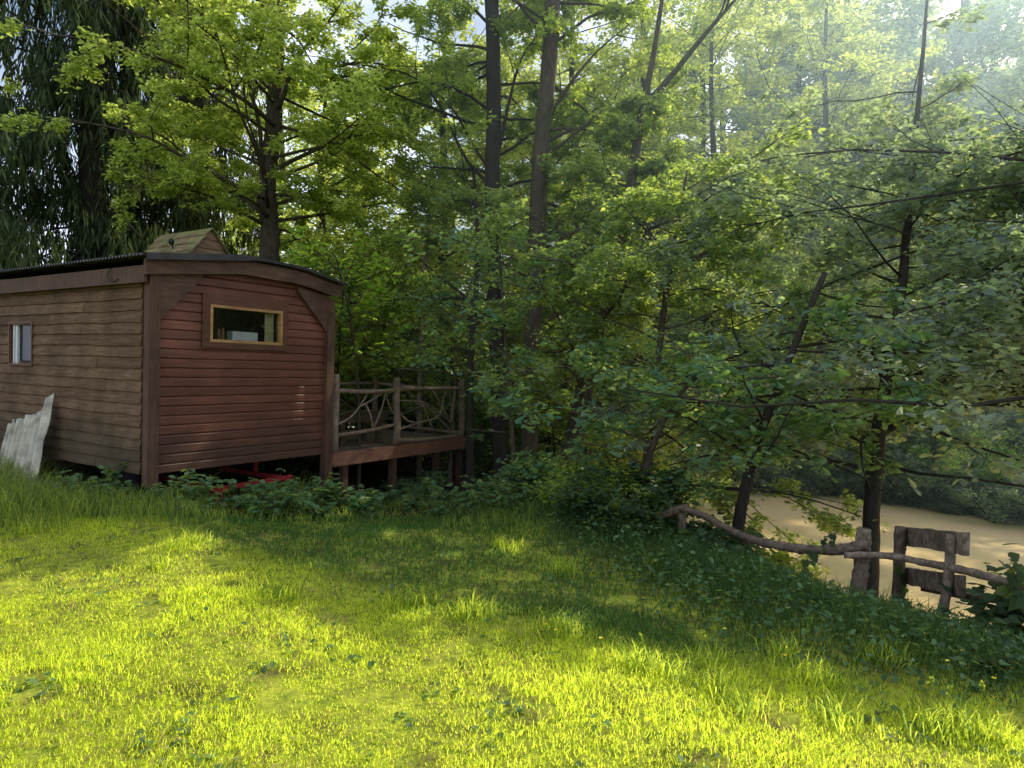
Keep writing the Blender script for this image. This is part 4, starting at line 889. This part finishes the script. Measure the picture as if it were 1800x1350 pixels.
tag(leaves('ground_cover', C, rng.uniform(.02, .06, len(C)), LEAF6, 'herb', tilt=.5, tint=np.clip(rng.normal(.35, .35, len(C)), 0, 1)), 'leafy weeds and ivy covering the bank', kind='stuff')
# clover and plantain in the lawn
G = scatter(9000, 2.3, 6.5); k = (patch(G[:, 0]*2.7+3, G[:, 1]*2.9) > .68) & (bank_s(G[:, 0], G[:, 1]) < -.4); G = G[k]
C = np.c_[G, hz(G[:, 0], G[:, 1])+.012]
tag(leaves('clover', C, rng.uniform(.02, .045, len(C)), ROUND, 'herb', tilt=.3), 'dark clover leaves in the lawn', kind='stuff')

# flowers
def flower(name, mat, lab, group, pr_, h=.11, n_=5, centre=None):
    root = empty(name, (0, 0, 0), 0, lab, 'flower', group); mb = MB(); mb.tube([(0, 0, 0), (.004, 0, h*.5), (0, 0, h)], .0016, 4); mb.build('stem', 'tall_grass', root)
    a = np.arange(n_)*2*math.pi/n_; C = np.repeat([[0, 0, h]], n_, 0); H = np.stack([np.cos(a), np.sin(a), np.full(n_, .35)], -1)
    leaves('petal_ring', C, pr_, ROUND if n_ < 8 else LEAF6, mat, root, H, .01)
    if centre: mb = MB(); mb.tube([(0, 0, h), (0, 0, h+.004)], .005, 8); mb.build('flower_centre', centre, root)
    first[id(root)] = True; return root
bc = flower('buttercup', 'petal_yellow', 'small yellow buttercup in the shaded grass along the bank edge', 'yellow buttercups along the shaded bank', .013)
i = 0
for px_, py_ in ((958, 1107), (977, 1115), (1056, 1127), (1273, 1127), (1378, 1185), (1690, 1191), (1689, 1212), (1663, 1207), (1773, 1222), (1745, 1240), (1625, 1162)):
    c = at_z(px_, py_, .03 if px_ < 1200 else -.05); o = put(bc, c[0], c[1], i, 1.1); i += 1
bc2 = flower('buttercup', 'petal_yellow', 'small yellow buttercup in the tall grass by the corrugated sheets', 'yellow buttercups by the corrugated sheets', .015, .2)
for px_, py_ in ((10, 868), (22, 872), (48, 862), (60, 868), (100, 862), (145, 874), (98, 884), (15, 886)):
    c = at(px_, py_, 7.6); put(bc2, c[0], c[1], i, 1.2, c[2]-.22); i += 1
dz = flower('daisy', 'petal_white', 'tiny white daisy in the shaded part of the lawn', 'white daisies in the shaded lawn', .010, .05, 9, 'petal_yellow')
for px_, py_ in ((660, 1043), (637, 1027), (765, 1067), (862, 1142), (585, 1025), (690, 1070), (740, 1040), (820, 1030), (520, 1000), (600, 985), (880, 1060), (1090, 1140)):
    c = at_z(px_, py_, .03); put(dz, c[0], c[1], i, 1.0); i += 1
def stalk(px_, py_, h, sd):
    random.seed(sd); c = at_z(px_, py_, 0); root = empty('grass_stalk', (c[0], c[1], float(hz(c[0], c[1]))-.01), 0, 'tall thin grass stalk with a seed head standing above the lawn', 'grass', 'grass stalks with seed heads')
    S = limb((0, 0, 0), (rng.normal(0, .12), rng.normal(0, .12), 1), h, 6, -.02, .04); mb = MB(); mb.tube(S, np.linspace(.0022, .0012, 7), 4); mb.build('stem', 'tall_grass', root)
    C = S[-1]+(S[-2]-S[-1])*rng.random((26, 1))*1.1; H = np.stack([rng.normal(0, .5, 26), rng.normal(0, .5, 26), np.ones(26)], -1)
    leaves('seed_head', C, rng.uniform(.014, .028, 26), LEAF4, 'tall_grass', root, H)
for k, (px_, py_, h) in enumerate([(484, 1085, .30), (503, 1090, .36), (512, 1082, .25), (588, 1085, .22), (1115, 1180, .2), (1365, 1200, .26), (1235, 1190, .24), (1610, 1260, .22), (1658, 1285, .25), (1500, 1160, .25), (960, 1120, .2), (1725, 1270, .2)]): stalk(px_, py_, h, k)

# ------------------------------------------------------------------ added scatter volume, imitates the lens veil of the low sun
hm = bpy.data.materials.new('veil_volume'); hm.use_nodes = True; n = hm.node_tree
for x in list(n.nodes):
    if x.type != 'OUTPUT_MATERIAL': n.nodes.remove(x)
vs = N(n, 'ShaderNodeVolumeScatter', Color=(.62, .82, 1, 1), Density=.0075, Anisotropy=.78)
n.links.new(vs.outputs[0], n.nodes[0].inputs['Volume']); MATS['veil_volume'] = hm
mb = MB(); mb.box((-1.3, 6.6, -2.4), (42, 50, 13)); tag(mb.build('veil_volume', 'veil_volume'), 'added bluish scatter volume imitating lens glare over the trees by the pond', kind='stuff')
